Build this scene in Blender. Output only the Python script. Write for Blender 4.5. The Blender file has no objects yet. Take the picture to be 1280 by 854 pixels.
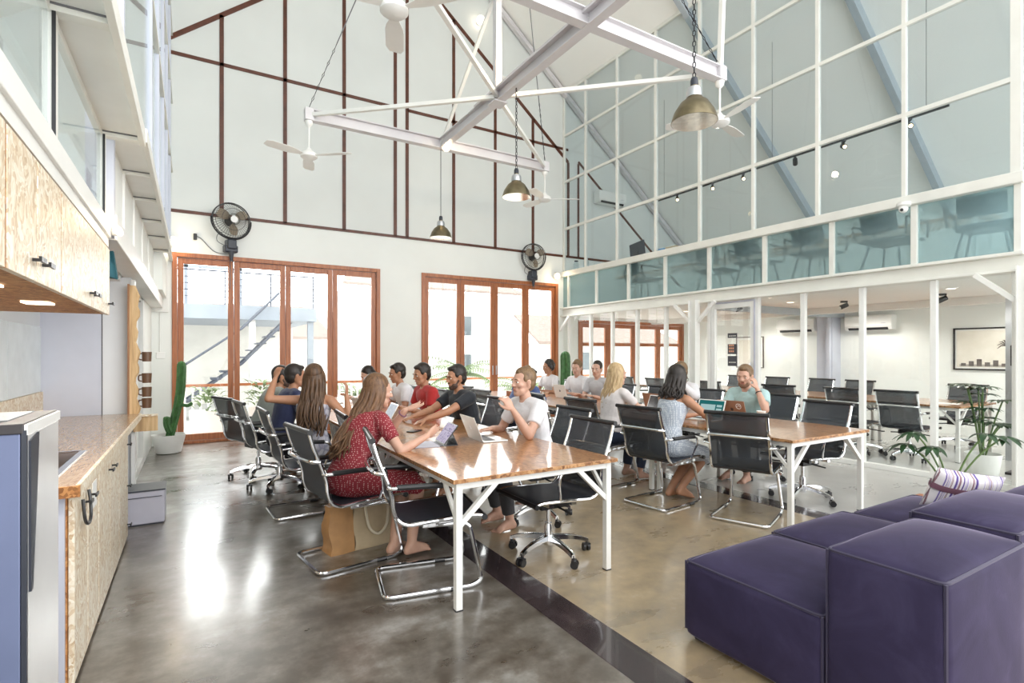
EXPOSURE = -0.12
SKY = 2.9
GLOW = 4.9
BACK = 0.8
ROOM = 85
TRACK = 12
import bpy, bmesh, math, random
from mathutils import Vector, Matrix, Euler
from math import sin, cos, pi, radians, sqrt, atan2
rnd = random.Random(11)
SC = bpy.context.scene
COL = SC.collection
V = Vector

# ------------------------------------------------------------------ mesh builder
class MB:
    def __init__(s):
        s.v = []; s.f = []; s.m = []
    def add(s, vs, fs, mi=0, M=None):
        b = len(s.v)
        for p in vs:
            p = V(p)
            s.v.append(M @ p if M else p)
        for f in fs:
            s.f.append(tuple(b + i for i in f)); s.m.append(mi)
        return s
    def box(s, x0, x1, y0, y1, z0, z1, mi=0, M=None):
        vs = [(x, y, z) for x in (x0, x1) for y in (y0, y1) for z in (z0, z1)]
        return s.add(vs, [(0,1,3,2),(4,6,7,5),(0,4,5,1),(2,3,7,6),(0,2,6,4),(1,5,7,3)], mi, M)
    def bar(s, a, b, w, h, mi=0, up=(0,0,1)):
        a, b = V(a), V(b); d = (b-a).normalized(); up = V(up)
        if abs(d.dot(up)) > .98: up = V((0,1,0))
        l = d.cross(up).normalized(); u = l.cross(d).normalized()
        vs = []
        for p in (a, b):
            for sx, sz in ((-1,-1),(1,-1),(1,1),(-1,1)):
                vs.append(p + l*(sx*w/2) + u*(sz*h/2))
        return s.add(vs, [(3,2,1,0),(4,5,6,7),(0,1,5,4),(1,2,6,5),(2,3,7,6),(3,0,4,7)], mi)
    def prism(s, poly, d, mi=0, M=None):
        """closed planar polygon (list of 3-D points) extruded by vector d"""
        d = V(d); n = len(poly); P = [V(p) for p in poly]
        vs = P + [p + d for p in P]
        fs = [tuple(range(n-1, -1, -1)), tuple(range(n, 2*n))]
        fs += [(i, (i+1) % n, n + (i+1) % n, n + i) for i in range(n)]
        return s.add(vs, fs, mi, M)
    def tube(s, path, r, n=8, closed=False, mi=0, M=None, flat=1.0):
        P = [V(p) for p in path]; k = len(P)
        if k < 2: return s
        R = r if isinstance(r, (list, tuple)) else [r]*k
        T = []
        for i in range(k):
            if closed: t = P[(i+1) % k] - P[i-1]
            else: t = P[min(i+1, k-1)] - P[max(i-1, 0)]
            if t.length < 1e-9: t = V((0,0,1))
            T.append(t.normalized())
        up = V((0,0,1)) if abs(T[0].z) < .9 else V((0,1,0))
        nrm = (up - T[0]*up.dot(T[0])).normalized()
        vs = []; fs = []
        for i in range(k):
            nrm = nrm - T[i]*nrm.dot(T[i])
            if nrm.length < 1e-6: nrm = T[i].orthogonal()
            nrm.normalize(); bi = T[i].cross(nrm)
            for j in range(n):
                a = 2*pi*j/n
                vs.append(P[i] + (nrm*cos(a) + bi*(sin(a)*flat))*R[i])
        for i in range(k if closed else k-1):
            i2 = (i+1) % k
            for j in range(n):
                j2 = (j+1) % n
                fs.append((i*n+j, i*n+j2, i2*n+j2, i2*n+j))
        if not closed:
            fs.append(tuple(range(n-1, -1, -1))); fs.append(tuple((k-1)*n + j for j in range(n)))
        return s.add(vs, fs, mi, M)
    def lathe(s, prof, n=24, mi=0, M=None, sx=1, sy=1):
        vs = []; fs = []; k = len(prof)
        for r, z in prof:
            for j in range(n):
                a = 2*pi*j/n; vs.append((r*cos(a)*sx, r*sin(a)*sy, z))
        for i in range(k-1):
            for j in range(n):
                j2 = (j+1) % n
                fs.append((i*n+j, i*n+j2, (i+1)*n+j2, (i+1)*n+j))
        if prof[0][0] > 1e-6: fs.append(tuple(range(n-1, -1, -1)))
        if prof[-1][0] > 1e-6: fs.append(tuple((k-1)*n+j for j in range(n)))
        return s.add(vs, fs, mi, M)
    def ell(s, c, r, nu=14, nv=9, mi=0, M=None):
        if not isinstance(r, (list, tuple)): r = (r, r, r)
        vs = []; fs = []
        for i in range(1, nv):
            t = pi*i/nv
            for j in range(nu):
                a = 2*pi*j/nu
                vs.append((c[0]+r[0]*sin(t)*cos(a), c[1]+r[1]*sin(t)*sin(a), c[2]+r[2]*cos(t)))
        top = len(vs); vs.append((c[0], c[1], c[2]+r[2])); bot = len(vs); vs.append((c[0], c[1], c[2]-r[2]))
        for i in range(nv-2):
            for j in range(nu):
                j2 = (j+1) % nu
                fs.append((i*nu+j, (i+1)*nu+j, (i+1)*nu+j2, i*nu+j2))
        for j in range(nu):
            j2 = (j+1) % nu
            fs.append((top, j, j2)); fs.append((bot, (nv-2)*nu+j2, (nv-2)*nu+j))
        return s.add(vs, fs, mi, M)
    def caps(s, a, b, ra, rb, n=10, mi=0, M=None):
        """tapered capsule"""
        a, b = V(a), V(b); d = (b-a)
        if d.length < 1e-6: return s.ell(a, ra, mi=mi, M=M)
        d.normalize(); path = []; R = []
        for t in (80, 55, 28):
            path.append(a - d*(ra*sin(radians(t)))); R.append(ra*cos(radians(t)))
        path += [a, b]; R += [ra, rb]
        for t in (28, 55, 80):
            path.append(b + d*(rb*sin(radians(t)))); R.append(rb*cos(radians(t)))
        return s.tube(path, R, n, mi=mi, M=M)
    def rings(s, rings, mi=0, M=None, cap=True):
        n = len(rings[0]); vs = [p for r in rings for p in r]; fs = []
        for i in range(len(rings)-1):
            for j in range(n):
                j2 = (j+1) % n
                fs.append((i*n+j, i*n+j2, (i+1)*n+j2, (i+1)*n+j))
        if cap:
            fs.append(tuple(range(n-1, -1, -1))); k = len(rings)-1
            fs.append(tuple(k*n+j for j in range(n)))
        return s.add(vs, fs, mi, M)
    def mesh(s, name):
        me = bpy.data.meshes.new(name)
        me.from_pydata([tuple(p) for p in s.v], [], s.f)
        me.polygons.foreach_set('material_index', s.m)
        me.validate(); me.update()
        bm = bmesh.new(); bm.from_mesh(me); bmesh.ops.recalc_face_normals(bm, faces=bm.faces); bm.to_mesh(me); bm.free()
        return me
    def build(s, name, mats, parent=None, smooth=40, bevel=0, seg=2):
        me = s.mesh(name)
        return link(name, me, mats, parent, smooth, bevel, seg)

def link(name, me, mats, parent=None, smooth=40, bevel=0, seg=2):
    if not isinstance(mats, (list, tuple)): mats = [mats]
    me.materials.clear()
    for m in mats: me.materials.append(m)
    if smooth:
        me.polygons.foreach_set('use_smooth', [True]*len(me.polygons))
        if smooth < 180: me.set_sharp_from_angle(angle=radians(smooth))
    o = bpy.data.objects.new(name, me); COL.objects.link(o)
    if parent is not None: o.parent = parent
    if bevel:
        b = o.modifiers.new('soft_edge', 'BEVEL'); b.width = bevel; b.segments = seg; b.limit_method = 'ANGLE'; b.angle_limit = radians(40)
        b.harden_normals = False
    return o

def fuse(mb, voxel, smooth_it=4, fac=.5):
    me = mb.mesh('tmp'); o = bpy.data.objects.new('tmp', me); COL.objects.link(o)
    r = o.modifiers.new('r', 'REMESH'); r.mode = 'VOXEL'; r.voxel_size = voxel
    if smooth_it:
        sm = o.modifiers.new('s', 'SMOOTH'); sm.iterations = smooth_it; sm.factor = fac
    dg = bpy.context.evaluated_depsgraph_get(); dg.update()
    res = bpy.data.meshes.new_from_object(o.evaluated_get(dg))
    bpy.data.objects.remove(o); bpy.data.meshes.remove(me)
    return res

def empty(name, loc=(0,0,0), rz=0, parent=None):
    o = bpy.data.objects.new(name, None); COL.objects.link(o)
    o.location = loc; o.rotation_euler = (0, 0, rz); o.empty_display_size = .1
    if parent is not None: o.parent = parent
    return o
def tag(o, label=None, cat=None, group=None, kind=None):
    if label: o['label'] = label
    if cat: o['category'] = cat
    if group: o['group'] = group
    if kind: o['kind'] = kind
    return o
def thing(name, label, cat, loc=(0,0,0), rz=0, group=None):
    return tag(empty(name, loc, rz), label, cat, group)
def kids(o): return [c for c in KIDS.get(o.name, [])]
KIDS = {}
def copy_tree(o, parent=None):
    c = o.copy(); COL.objects.link(c)
    if parent is not None: c.parent = parent; 
    for ch in [x for x in list(o.children)]:
        copy_tree(ch, c)
    return c
def place(proto, used, loc, rz, label, group=None, extra=None):
    """first use moves the prototype itself, later ones copy it"""
    o = proto if not used else copy_tree(proto)
    used.append(1)
    o.location = loc; o.rotation_euler = (0, 0, rz)
    o['label'] = label
    if group: o['group'] = group
    return o

def fillet(path, r, n=5, closed=False):
    P = [V(p) for p in path]; out = []; k = len(P)
    for i in range(k):
        if not closed and i in (0, k-1): out.append(P[i]); continue
        a, b, c = P[i-1], P[i], P[(i+1) % k]
        d1 = (a-b); d2 = (c-b); q = min(r, d1.length*.49, d2.length*.49)
        p1 = b + d1.normalized()*q; p2 = b + d2.normalized()*q
        for j in range(n+1):
            t = j/n
            out.append(p1*(1-t)**2 + b*(2*t*(1-t)) + p2*t*t)
    return out
def spline(P, n=6):
    P = [V(p) for p in P]; out = []
    for i in range(len(P)-1):
        p0 = P[max(i-1, 0)]; p1 = P[i]; p2 = P[i+1]; p3 = P[min(i+2, len(P)-1)]
        for j in range(n):
            t = j/n
            out.append(.5*((2*p1) + (p2-p0)*t + (2*p0-5*p1+4*p2-p3)*t*t + (3*p1-p0-3*p2+p3)*t**3))
    out.append(P[-1]); return out

# ------------------------------------------------------------------ materials
class NT:
    def __init__(s, name):
        s.m = bpy.data.materials.new(name); s.m.use_nodes = True
        s.t = s.m.node_tree; s.t.nodes.clear()
        s.out = s.n('ShaderNodeOutputMaterial')
    def n(s, typ, **kw):
        nd = s.t.nodes.new(typ)
        for k, v in kw.items():
            if k.startswith('_'): setattr(nd, k[1:], v)
            else:
                nm = k.replace('__', ' ')
                s.set(nd, nm, v)
        return nd
    def set(s, nd, nm, v):
        inp = nd.inputs[nm]
        if isinstance(v, bpy.types.NodeSocket): s.t.links.new(v, inp)
        elif isinstance(v, bpy.types.Node): s.t.links.new(v.outputs[0], inp)
        else:
            if hasattr(inp.default_value, '__len__') and not hasattr(v, '__len__'): v = (v,)*len(inp.default_value)
            if hasattr(inp.default_value, '__len__') and len(inp.default_value) == 4 and len(v) == 3: v = (*v, 1)
            inp.default_value = v
    def coord(s, scale=(1,1,1), rot=(0,0,0), loc=(0,0,0)):
        tc = s.n('ShaderNodeTexCoord'); mp = s.n('ShaderNodeMapping')
        s.t.links.new(tc.outputs['Object'], mp.inputs['Vector'])
        mp.inputs['Scale'].default_value = scale; mp.inputs['Rotation'].default_value = rot; mp.inputs['Location'].default_value = loc
        return mp.outputs[0]
    def noise(s, vec, scale=5, detail=4, rough=.55, dist=0):
        nd = s.n('ShaderNodeTexNoise'); s.t.links.new(vec, nd.inputs['Vector'])
        nd.inputs['Scale'].default_value = scale; nd.inputs['Detail'].default_value = detail
        nd.inputs['Roughness'].default_value = rough; nd.inputs['Distortion'].default_value = dist
        return nd.outputs[0]
    def ramp(s, fac, stops, interp='LINEAR'):
        nd = s.n('ShaderNodeValToRGB'); s.t.links.new(fac, nd.inputs[0]); cr = nd.color_ramp; cr.interpolation = interp
        while len(cr.elements) < len(stops): cr.elements.new(.5)
        for e, (p, c) in zip(cr.elements, stops):
            e.position = p; e.color = (*c, 1) if hasattr(c, '__len__') else (c, c, c, 1)
        return nd.outputs[0]
    def mix(s, fac, a, b, blend='MIX'):
        nd = s.n('ShaderNodeMix', _data_type='RGBA', _blend_type=blend)
        for sk, v in ((nd.inputs[0], fac), (nd.inputs[6], a), (nd.inputs[7], b)):
            if isinstance(v, bpy.types.NodeSocket): s.t.links.new(v, sk)
            elif hasattr(v, '__len__'): sk.default_value = (*v, 1) if len(v) == 3 else v
            else: sk.default_value = v
        return nd.outputs[2]
    def math(s, op, a, b=0.0, clamp=False):
        nd = s.n('ShaderNodeMath', _operation=op, _use_clamp=clamp)
        for i, v in enumerate((a, b)):
            if isinstance(v, bpy.types.NodeSocket): s.t.links.new(v, nd.inputs[i])
            else: nd.inputs[i].default_value = v
        return nd.outputs[0]
    def bump(s, h, strength=.2, dist=.01):
        nd = s.n('ShaderNodeBump'); s.t.links.new(h, nd.inputs['Height']); nd.inputs['Strength'].default_value = strength; nd.inputs['Distance'].default_value = dist
        return nd.outputs[0]
    def pbsdf(s, color, rough=.5, metal=0, **kw):
        nd = s.n('ShaderNodeBsdfPrincipled'); s.set(nd, 'Base Color', color); s.set(nd, 'Roughness', rough); s.set(nd, 'Metallic', metal)
        for k, v in kw.items(): s.set(nd, k.replace('_', ' '), v)
        return nd
    def done(s, shader):
        s.t.links.new(shader.outputs[0] if isinstance(shader, bpy.types.Node) else shader, s.out.inputs['Surface']); return s.m

def plain(name, col, rough=.5, metal=0, var=.06, vs=6, **kw):
    t = NT(name); c = t.coord(); nz = t.noise(c, vs, 3)
    a = tuple(max(0, x*(1-var)) for x in col); b = tuple(min(1, x*(1+var)) for x in col)
    return t.done(t.pbsdf(t.ramp(nz, [(.3, a), (.7, b)]), rough, metal, **kw))
def emit(name, col, strength):
    t = NT(name); e = t.n('ShaderNodeEmission'); t.set(e, 'Color', col); t.set(e, 'Strength', strength); return t.done(e)

M = {}
M['wall'] = plain('wall_paint', (.86,.88,.85), .75, var=.025, vs=1.2)
M['wall_panel'] = plain('gable_panel_paint', (.74,.765,.745), .6, var=.035, vs=.8)
M['ceiling'] = plain('ceiling_paint', (.92,.92,.89), .7, var=.015, vs=1)
M['white_paint'] = plain('white_steel_paint', (.84,.84,.81), .38, var=.03, vs=4)
M['cream'] = plain('cream_frame_paint', (.80,.80,.75), .4, var=.05, vs=3)
M['truss'] = plain('truss_grey_white_paint', (.66,.64,.66), .4, var=.04, vs=3)
M['rafter'] = plain('rafter_blue_grey_paint', (.42,.47,.51), .5, var=.05)
M['batten'] = plain('brown_batten_paint', (.105,.032,.016), .4, var=.25, vs=9)
M['black'] = plain('black_plastic', (.018,.018,.02), .35, var=.1)
M['dark_navy'] = plain('dark_navy_plastic', (.03,.035,.05), .35, var=.1)
M['chrome'] = plain('polished_chrome', (.80,.81,.83), .12, 1, var=.03)
M['steel'] = plain('brushed_steel', (.62,.63,.66), .3, 1, var=.08, vs=3)
M['white_plastic'] = plain('white_plastic', (.85,.85,.83), .3, var=.02)
M['grey_box'] = plain('grey_lavender_paint', (.50,.50,.58), .5, var=.05)
M['grey_panel'] = plain('grey_lavender_panel', (.56,.58,.66), .55, var=.05, vs=2)
M['pale_panel'] = plain('pale_grey_panel', (.70,.72,.74), .55, var=.04, vs=2)

def wood(name, c1, c2, c3, rough=.35, scale=(1,1,.06), sc=30, **kw):
    t = NT(name); c = t.coord(scale); nz = t.noise(c, sc, 6, .6, .6)
    col = t.ramp(nz, [(.25, c1), (.5, c2), (.75, c3)])
    return t.done(t.pbsdf(col, rough, 0, Normal=t.bump(nz, .12, .004), **kw))
M['orange_wood'] = wood('varnished_orange_wood', (.24,.075,.028), (.40,.135,.05), (.50,.19,.075), .32)
M['oak'] = wood('pale_rough_wood', (.35,.2,.09), (.6,.4,.2), (.75,.55,.32), .55)
M['brown_wood'] = wood('brown_wood', (.16,.07,.03), (.3,.14,.06), (.4,.2,.09), .4)
def chips(name, stops, rough, sc=28, coat=0, bump=.15, stretch=(1,1,1), wob=.12):
    t = NT(name); c = t.coord(stretch)
    w = t.n('ShaderNodeTexNoise'); t.t.links.new(c, w.inputs['Vector']); w.inputs['Scale'].default_value = 6
    add = t.n('ShaderNodeVectorMath', _operation='MULTIPLY_ADD'); t.t.links.new(w.outputs['Color'], add.inputs[0]); add.inputs[1].default_value = (wob,)*3; t.t.links.new(c, add.inputs[2])
    vo = t.n('ShaderNodeTexVoronoi'); t.t.links.new(add.outputs[0], vo.inputs['Vector']); vo.inputs['Scale'].default_value = sc
    sep = t.n('ShaderNodeSeparateColor'); t.t.links.new(vo.outputs['Color'], sep.inputs[0])
    fine = t.noise(c, sc*2.2, 4)
    f = t.math('ADD', t.math('MULTIPLY', sep.outputs[0], .7), t.math('MULTIPLY', fine, .3))
    col = t.ramp(f, stops)
    return t.done(t.pbsdf(col, rough, 0, Coat_Weight=coat, Coat_Roughness=.08, Normal=t.bump(f, bump, .003)))
M['osb'] = chips('strand_board_front', [(.08,(.46,.31,.17)),(.25,(.66,.51,.34)),(.5,(.76,.66,.50)),(.8,(.86,.80,.68))], .42, 46, stretch=(1,1,.75), wob=.5)
M['osb_edge'] = chips('strand_board_edge', [(.1,(.22,.085,.025)),(.5,(.46,.20,.065)),(.9,(.6,.32,.12))], .6, 60)
M['osb_under'] = chips('strand_board_underside', [(.1,(.45,.22,.08)),(.35,(.70,.40,.17)),(.6,(.82,.54,.28)),(.9,(.9,.72,.46))], .5, 44, stretch=(.6,1,1), wob=.5)
M['counter'] = chips('counter_wood', [(.1,(.34,.21,.12)),(.4,(.44,.29,.17)),(.7,(.50,.35,.22)),(.95,(.56,.42,.29))], .25, 60, coat=.4, stretch=(1.5,.3,1), wob=.5)
M['table'] = chips('varnished_table_board', [(.1,(.20,.078,.026)),(.4,(.36,.155,.052)),(.65,(.45,.215,.082)),(.95,(.55,.29,.125))], .32, 44, coat=.8, stretch=(1,.55,1), bump=.06, wob=.4)
M['table_edge'] = chips('table_board_edge', [(.1,(.12,.045,.015)),(.5,(.34,.16,.06)),(.9,(.55,.32,.15))], .5, 50)

def floor_mat():
    t = NT('polished_concrete'); c = t.coord(loc=(.3,.2,.371))
    tc = t.n('ShaderNodeTexCoord'); sp = t.n('ShaderNodeSeparateXYZ'); t.t.links.new(tc.outputs['Object'], sp.inputs[0])
    n1 = t.noise(c, .8, 5, .55, 0); n2 = t.noise(t.coord((.7,1.5,1), loc=(.1,.4,.613)), 2.4, 6, .6, 0); n3 = t.noise(c, 7, 8, .68)
    f = t.math('ADD', t.math('MULTIPLY', n1, .36), t.math('ADD', t.math('MULTIPLY', n2, .34), t.math('MULTIPLY', n3, .30)))
    grey = t.ramp(f, [(.38, (.050,.037,.026)), (.46, (.088,.072,.055)), (.53, (.165,.147,.124)), (.62, (.34,.33,.31))])
    tan = t.ramp(f, [(.38, (.24,.19,.13)), (.45, (.34,.265,.17)), (.53, (.44,.335,.205)), (.58, (.50,.43,.32)), (.64, (.57,.53,.46))])
    lite = t.ramp(f, [(.26, (.38,.375,.355)), (.5, (.48,.475,.455)), (.68, (.60,.60,.58))])
    m1 = t.math('GREATER_THAN', sp.outputs[0], 1.77); m2 = t.math('GREATER_THAN', sp.outputs[0], 4.81)
    col = t.mix(m2, t.mix(m1, grey, tan), lite)
    rg = t.ramp(n2, [(.3, .24), (.7, .40)])
    return t.done(t.pbsdf(col, rg, 0, Specular_IOR_Level=1.0, Coat_Weight=.6, Coat_Roughness=.16))
M['floor'] = floor_mat()
M['strip'] = plain('dark_floor_inlay', (.045,.032,.034), .16, var=.35, vs=5, Coat_Weight=.4)
M['stone'] = plain('pale_terrace_stone', (.68,.67,.64), .8, var=.1, vs=2)

def glass(name, tint, fres=1.45, rough=0.0):
    t = NT(name); tr = t.n('ShaderNodeBsdfTransparent'); t.set(tr, 'Color', tint)
    gl = t.n('ShaderNodeBsdfGlossy'); t.set(gl, 'Roughness', rough); t.set(gl, 'Color', (1,1,1))
    lw = t.n('ShaderNodeLayerWeight'); lw.inputs['Blend'].default_value = .5
    f0 = ((fres-1)/(fres+1))**2
    fac = t.math('ADD', t.math('MULTIPLY', t.math('POWER', lw.outputs['Facing'], 5), (1-f0)*.5), f0)
    mx = t.n('ShaderNodeMixShader'); t.t.links.new(fac, mx.inputs[0]); t.t.links.new(tr.outputs[0], mx.inputs[1]); t.t.links.new(gl.outputs[0], mx.inputs[2])
    return t.done(mx)
M['glass'] = glass('clear_glass', (.975,.985,.98), 1.3)
M['glass_teal'] = glass('pale_teal_glass', (.925,.952,.962), 1.36)
def frosted():
    t = NT('frosted_glass'); tr = t.n('ShaderNodeBsdfTransparent'); t.set(tr, 'Color', (.82,.92,.93))
    tl = t.n('ShaderNodeBsdfTranslucent'); t.set(tl, 'Color', (.74,.82,.85))
    pb = t.pbsdf((.55,.68,.70), .3)
    m1 = t.n('ShaderNodeMixShader'); m1.inputs[0].default_value = .34
    t.t.links.new(tr.outputs[0], m1.inputs[1]); t.t.links.new(tl.outputs[0], m1.inputs[2])
    m2 = t.n('ShaderNodeMixShader'); m2.inputs[0].default_value = .05
    t.t.links.new(m1.outputs[0], m2.inputs[1]); t.t.links.new(pb.outputs[0], m2.inputs[2])
    return t.done(m2)
M['frosted'] = frosted()
def mesh_fabric(name, col, hole):
    t = NT(name); c = t.coord()
    wv = t.noise(c, 8, 2)
    pb = t.pbsdf(col, .5, 0, Specular_IOR_Level=.5)
    tr = t.n('ShaderNodeBsdfTransparent')
    mx = t.n('ShaderNodeMixShader'); mx.inputs[0].default_value = 1-hole
    t.t.links.new(tr.outputs[0], mx.inputs[1]); t.t.links.new(pb.outputs[0], mx.inputs[2])
    return t.done(mx)
M['seat_mesh'] = plain('black_seat_mesh', (.03,.034,.045), .42, var=.15, vs=20)
M['back_mesh'] = mesh_fabric('black_back_mesh', (.042,.050,.062), .26)
def velvet():
    t = NT('purple_velvet'); c = t.coord(); n = t.noise(c, 3.5, 5, .6, .8); n2 = t.noise(c, 140, 2)
    col = t.ramp(n, [(.3, (.028,.022,.054)), (.55, (.040,.032,.076)), (.75, (.060,.050,.108))])
    return t.done(t.pbsdf(col, .75, 0, Sheen_Weight=.40, Sheen_Roughness=.22, Sheen_Tint=(.80,.72,.95,1), Specular_IOR_Level=.2, Normal=t.bump(n2, .12, .002)))
M['velvet'] = velvet()
M['piping'] = plain('dark_piping', (.034,.028,.06), .65, Sheen_Weight=.2, Sheen_Tint=(.8,.75,1,1))
def stripes():
    t = NT('striped_cushion_fabric'); c = t.coord((1,1,1))
    sp = t.n('ShaderNodeSeparateXYZ'); t.t.links.new(c, sp.inputs[0])
    n = t.n('ShaderNodeTexNoise', _noise_dimensions='1D'); t.t.links.new(sp.outputs[0], n.inputs['W']); n.inputs['Scale'].default_value = 34; n.inputs['Detail'].default_value = 1
    col = t.ramp(n.outputs[0], [(.30, (.10,.06,.26)), (.38, (.45,.38,.62)), (.45, (.82,.78,.80)), (.52, (.80,.76,.78)), (.57, (.30,.17,.2)), (.63, (.80,.76,.78)), (.72, (.18,.13,.42))], 'CONSTANT')
    return t.done(t.pbsdf(col, .85))
M['stripes'] = stripes()
M['band'] = plain('mauve_band', (.20,.09,.13), .8)
M['pot'] = plain('white_glazed_pot', (.83,.83,.80), .3, var=.03)
M['cactus'] = plain('cactus_skin', (.055,.15,.045), .5, var=.35, vs=14)
M['leaf'] = plain('glossy_dark_leaf', (.022,.065,.022), .35, var=.4, vs=10)
M['stem'] = plain('green_stem', (.10,.17,.05), .5, var=.2)
M['soil'] = plain('potting_soil', (.06,.04,.03), .9)
M['palm'] = plain('sunlit_palm_leaf', (.13,.20,.06), .55, var=.3, vs=5)
M['bark'] = plain('palm_bark', (.42,.36,.28), .8, var=.2)
M['brass'] = plain('aged_brass', (.22,.185,.115), .36, 1, var=.2, vs=12)
M['mirror_in'] = plain('silvered_reflector', (.86,.80,.72), .12, 1, var=.15, vs=16)
M['bulb'] = emit('warm_bulb', (1,.72,.38), 14)
M['bulb_soft'] = emit('soft_warm_bulb', (1,.86,.66), 5)
M['chain'] = plain('dark_chain', (.04,.04,.045), .4, .8)
M['cable'] = plain('grey_cable', (.16,.16,.17), .5)
M['fan_amber'] = plain('amber_fan_blade', (.34,.28,.21), .25, var=.08)
M['silver_lid'] = plain('silver_aluminium', (.62,.60,.56), .32, .7, var=.02)
M['gold_lid'] = plain('rose_brown_lid', (.36,.20,.13), .4, .2, var=.04)
M['white_lid'] = plain('white_lid', (.86,.86,.84), .35, var=.02)
M['keys'] = plain('dark_keys', (.03,.03,.035), .5)
M['screen_dark'] = plain('dark_screen', (.02,.022,.026), .12)
M['tan'] = plain('tan_leather', (.46,.25,.10), .5, var=.15, vs=9)
M['canvas'] = plain('beige_canvas', (.50,.40,.26), .8, var=.1, vs=9)
M['rope'] = plain('cream_rope', (.75,.68,.52), .8)
M['teal_cloth'] = plain('dark_teal_cloth', (.03,.13,.17), .8)
M['mauve_wood'] = plain('mug_brown', (.12,.06,.03), .35)
# ------------------------------------------------------------------ camera, world
cam = bpy.data.cameras.new('camera'); co = bpy.data.objects.new('camera', cam); COL.objects.link(co)
co.location = (0, 0, 1.45); co.rotation_euler = (radians(90), 0, -radians(31.07))
cam.sensor_width = 36; cam.lens = 661/1280*36; cam.shift_y = 15/1280; cam.clip_end = 200; cam.clip_start = .02
SC.camera = co
SC.view_settings.view_transform = 'Standard'; SC.view_settings.look = 'None'; SC.view_settings.gamma = 1
SC.view_settings.use_curve_mapping = False; SC.view_settings.exposure = EXPOSURE
w = bpy.data.worlds.new('overcast_sky'); SC.world = w; w.use_nodes = True
nt = w.node_tree; bg = nt.nodes['Background']; bg.inputs[0].default_value = (.985, .99, .985, 1); bg.inputs[1].default_value = 1
tc = nt.nodes.new('ShaderNodeTexCoord'); dp = nt.nodes.new('ShaderNodeVectorMath'); dp.operation = 'DOT_PRODUCT'
gd = V((-.12, .93, .34)).normalized(); dp.inputs[1].default_value = tuple(gd); nt.links.new(tc.outputs['Generated'], dp.inputs[0])
mr = nt.nodes.new('ShaderNodeMapRange'); mr.interpolation_type = 'SMOOTHERSTEP'
mr.inputs['From Min'].default_value = .55; mr.inputs['From Max'].default_value = 1.0; mr.inputs['To Min'].default_value = SKY; mr.inputs['To Max'].default_value = SKY*GLOW
nt.links.new(dp.outputs['Value'], mr.inputs['Value']); dp2 = nt.nodes.new('ShaderNodeVectorMath'); dp2.operation = 'DOT_PRODUCT'; dp2.inputs[1].default_value = tuple(V((.72, -.68, .12)).normalized()); nt.links.new(tc.outputs['Generated'], dp2.inputs[0])
m2 = nt.nodes.new('ShaderNodeMapRange'); m2.interpolation_type = 'SMOOTHERSTEP'; m2.inputs['From Min'].default_value = .62; m2.inputs['To Min'].default_value = 0; m2.inputs['To Max'].default_value = SKY*BACK
nt.links.new(dp2.outputs['Value'], m2.inputs['Value']); ad = nt.nodes.new('ShaderNodeMath'); ad.operation = 'ADD'
nt.links.new(mr.outputs['Result'], ad.inputs[0]); nt.links.new(m2.outputs['Result'], ad.inputs[1]); nt.links.new(ad.outputs[0], bg.inputs[1])
SC.cycles.max_bounces = 10; SC.cycles.diffuse_bounces = 5; SC.cycles.transparent_max_bounces = 24; SC.cycles.glossy_bounces = 5
SC.cycles.sample_clamp_indirect = 6; SC.cycles.caustics_reflective = False

YB = 9.95           # inner face of the back wall
XP = 7.4            # tall glass partition
XL = -.3            # upper glass on the left
XR = 11.7; XLO = -4.9
APX, APZ, SLP = 3.45, 10.69, .8
def roof_z(x): return APZ - SLP*abs(x-APX)
def st(o): o['kind'] = 'structure'; return o
def S(name, mb, mats, parent=None, **kw):
    o = mb.build(name, mats, parent, **kw)
    if parent is None: o['kind'] = 'structure'
    return o

# floor
S('floor', MB().box(XLO, XR+.15, -3.2, YB+.12, -.12, 0), M['floor'], smooth=0)
for i, (a, b) in enumerate(((1.665, 1.885), (4.70, 4.92))):
    S('trim_%d' % (i+1), MB().box(a, b, -3.2, YB-.01, -.02, .0015), M['strip'], smooth=0)

RY = .2
# roof / ceiling with rafters
ce = st(empty('ceiling'))
mb = MB()
for x0, x1 in ((APX, XR+.3), (XLO-.3, APX)):
    z0, z1 = roof_z(x0), roof_z(x1)
    mb.prism([(x0,RY,z0),(x1,RY,z1),(x1,RY,z1+.12),(x0,RY,z0+.12)], (0, YB+.15-RY, 0))
for x0, x1 in ((XP+.05, XR+.3), (XLO-.3, XL-.1)):
    z0, z1 = roof_z(x0), roof_z(x1)
    mb.prism([(x0,-1.2,z0),(x1,-1.2,z1),(x1,-1.2,z1+.12),(x0,-1.2,z0+.12)], (0, RY+1.2, 0))
mb.build('roof_panel', M['ceiling'], ce, smooth=0)
for y in (9.86, 6.35, 4.1, 1.6, .3):
    for sgn, xe in ((1, XR), (-1, XLO)):
        if sgn < 0 and y > 9: continue
        a = V((APX, y, APZ-.1)); b = V((xe, y, roof_z(xe)-.1))
        m = MB().bar(a, b, .09, .2, up=(0,1,0)) if False else MB()
        d = (b-a).normalized(); up = V((0,1,0)).cross(d)
        m.bar(a, b, .10, .02, up=up); m.bar(a + up*0, b, .02, .18, up=up)
        m2 = MB(); hw = .16 if y < 9 else .09
        m2.bar(a, b, .10, hw, up=up)
        m2.build('rafter', M['rafter'] if y < 9 else M['truss'], ce, smooth=0)

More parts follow.
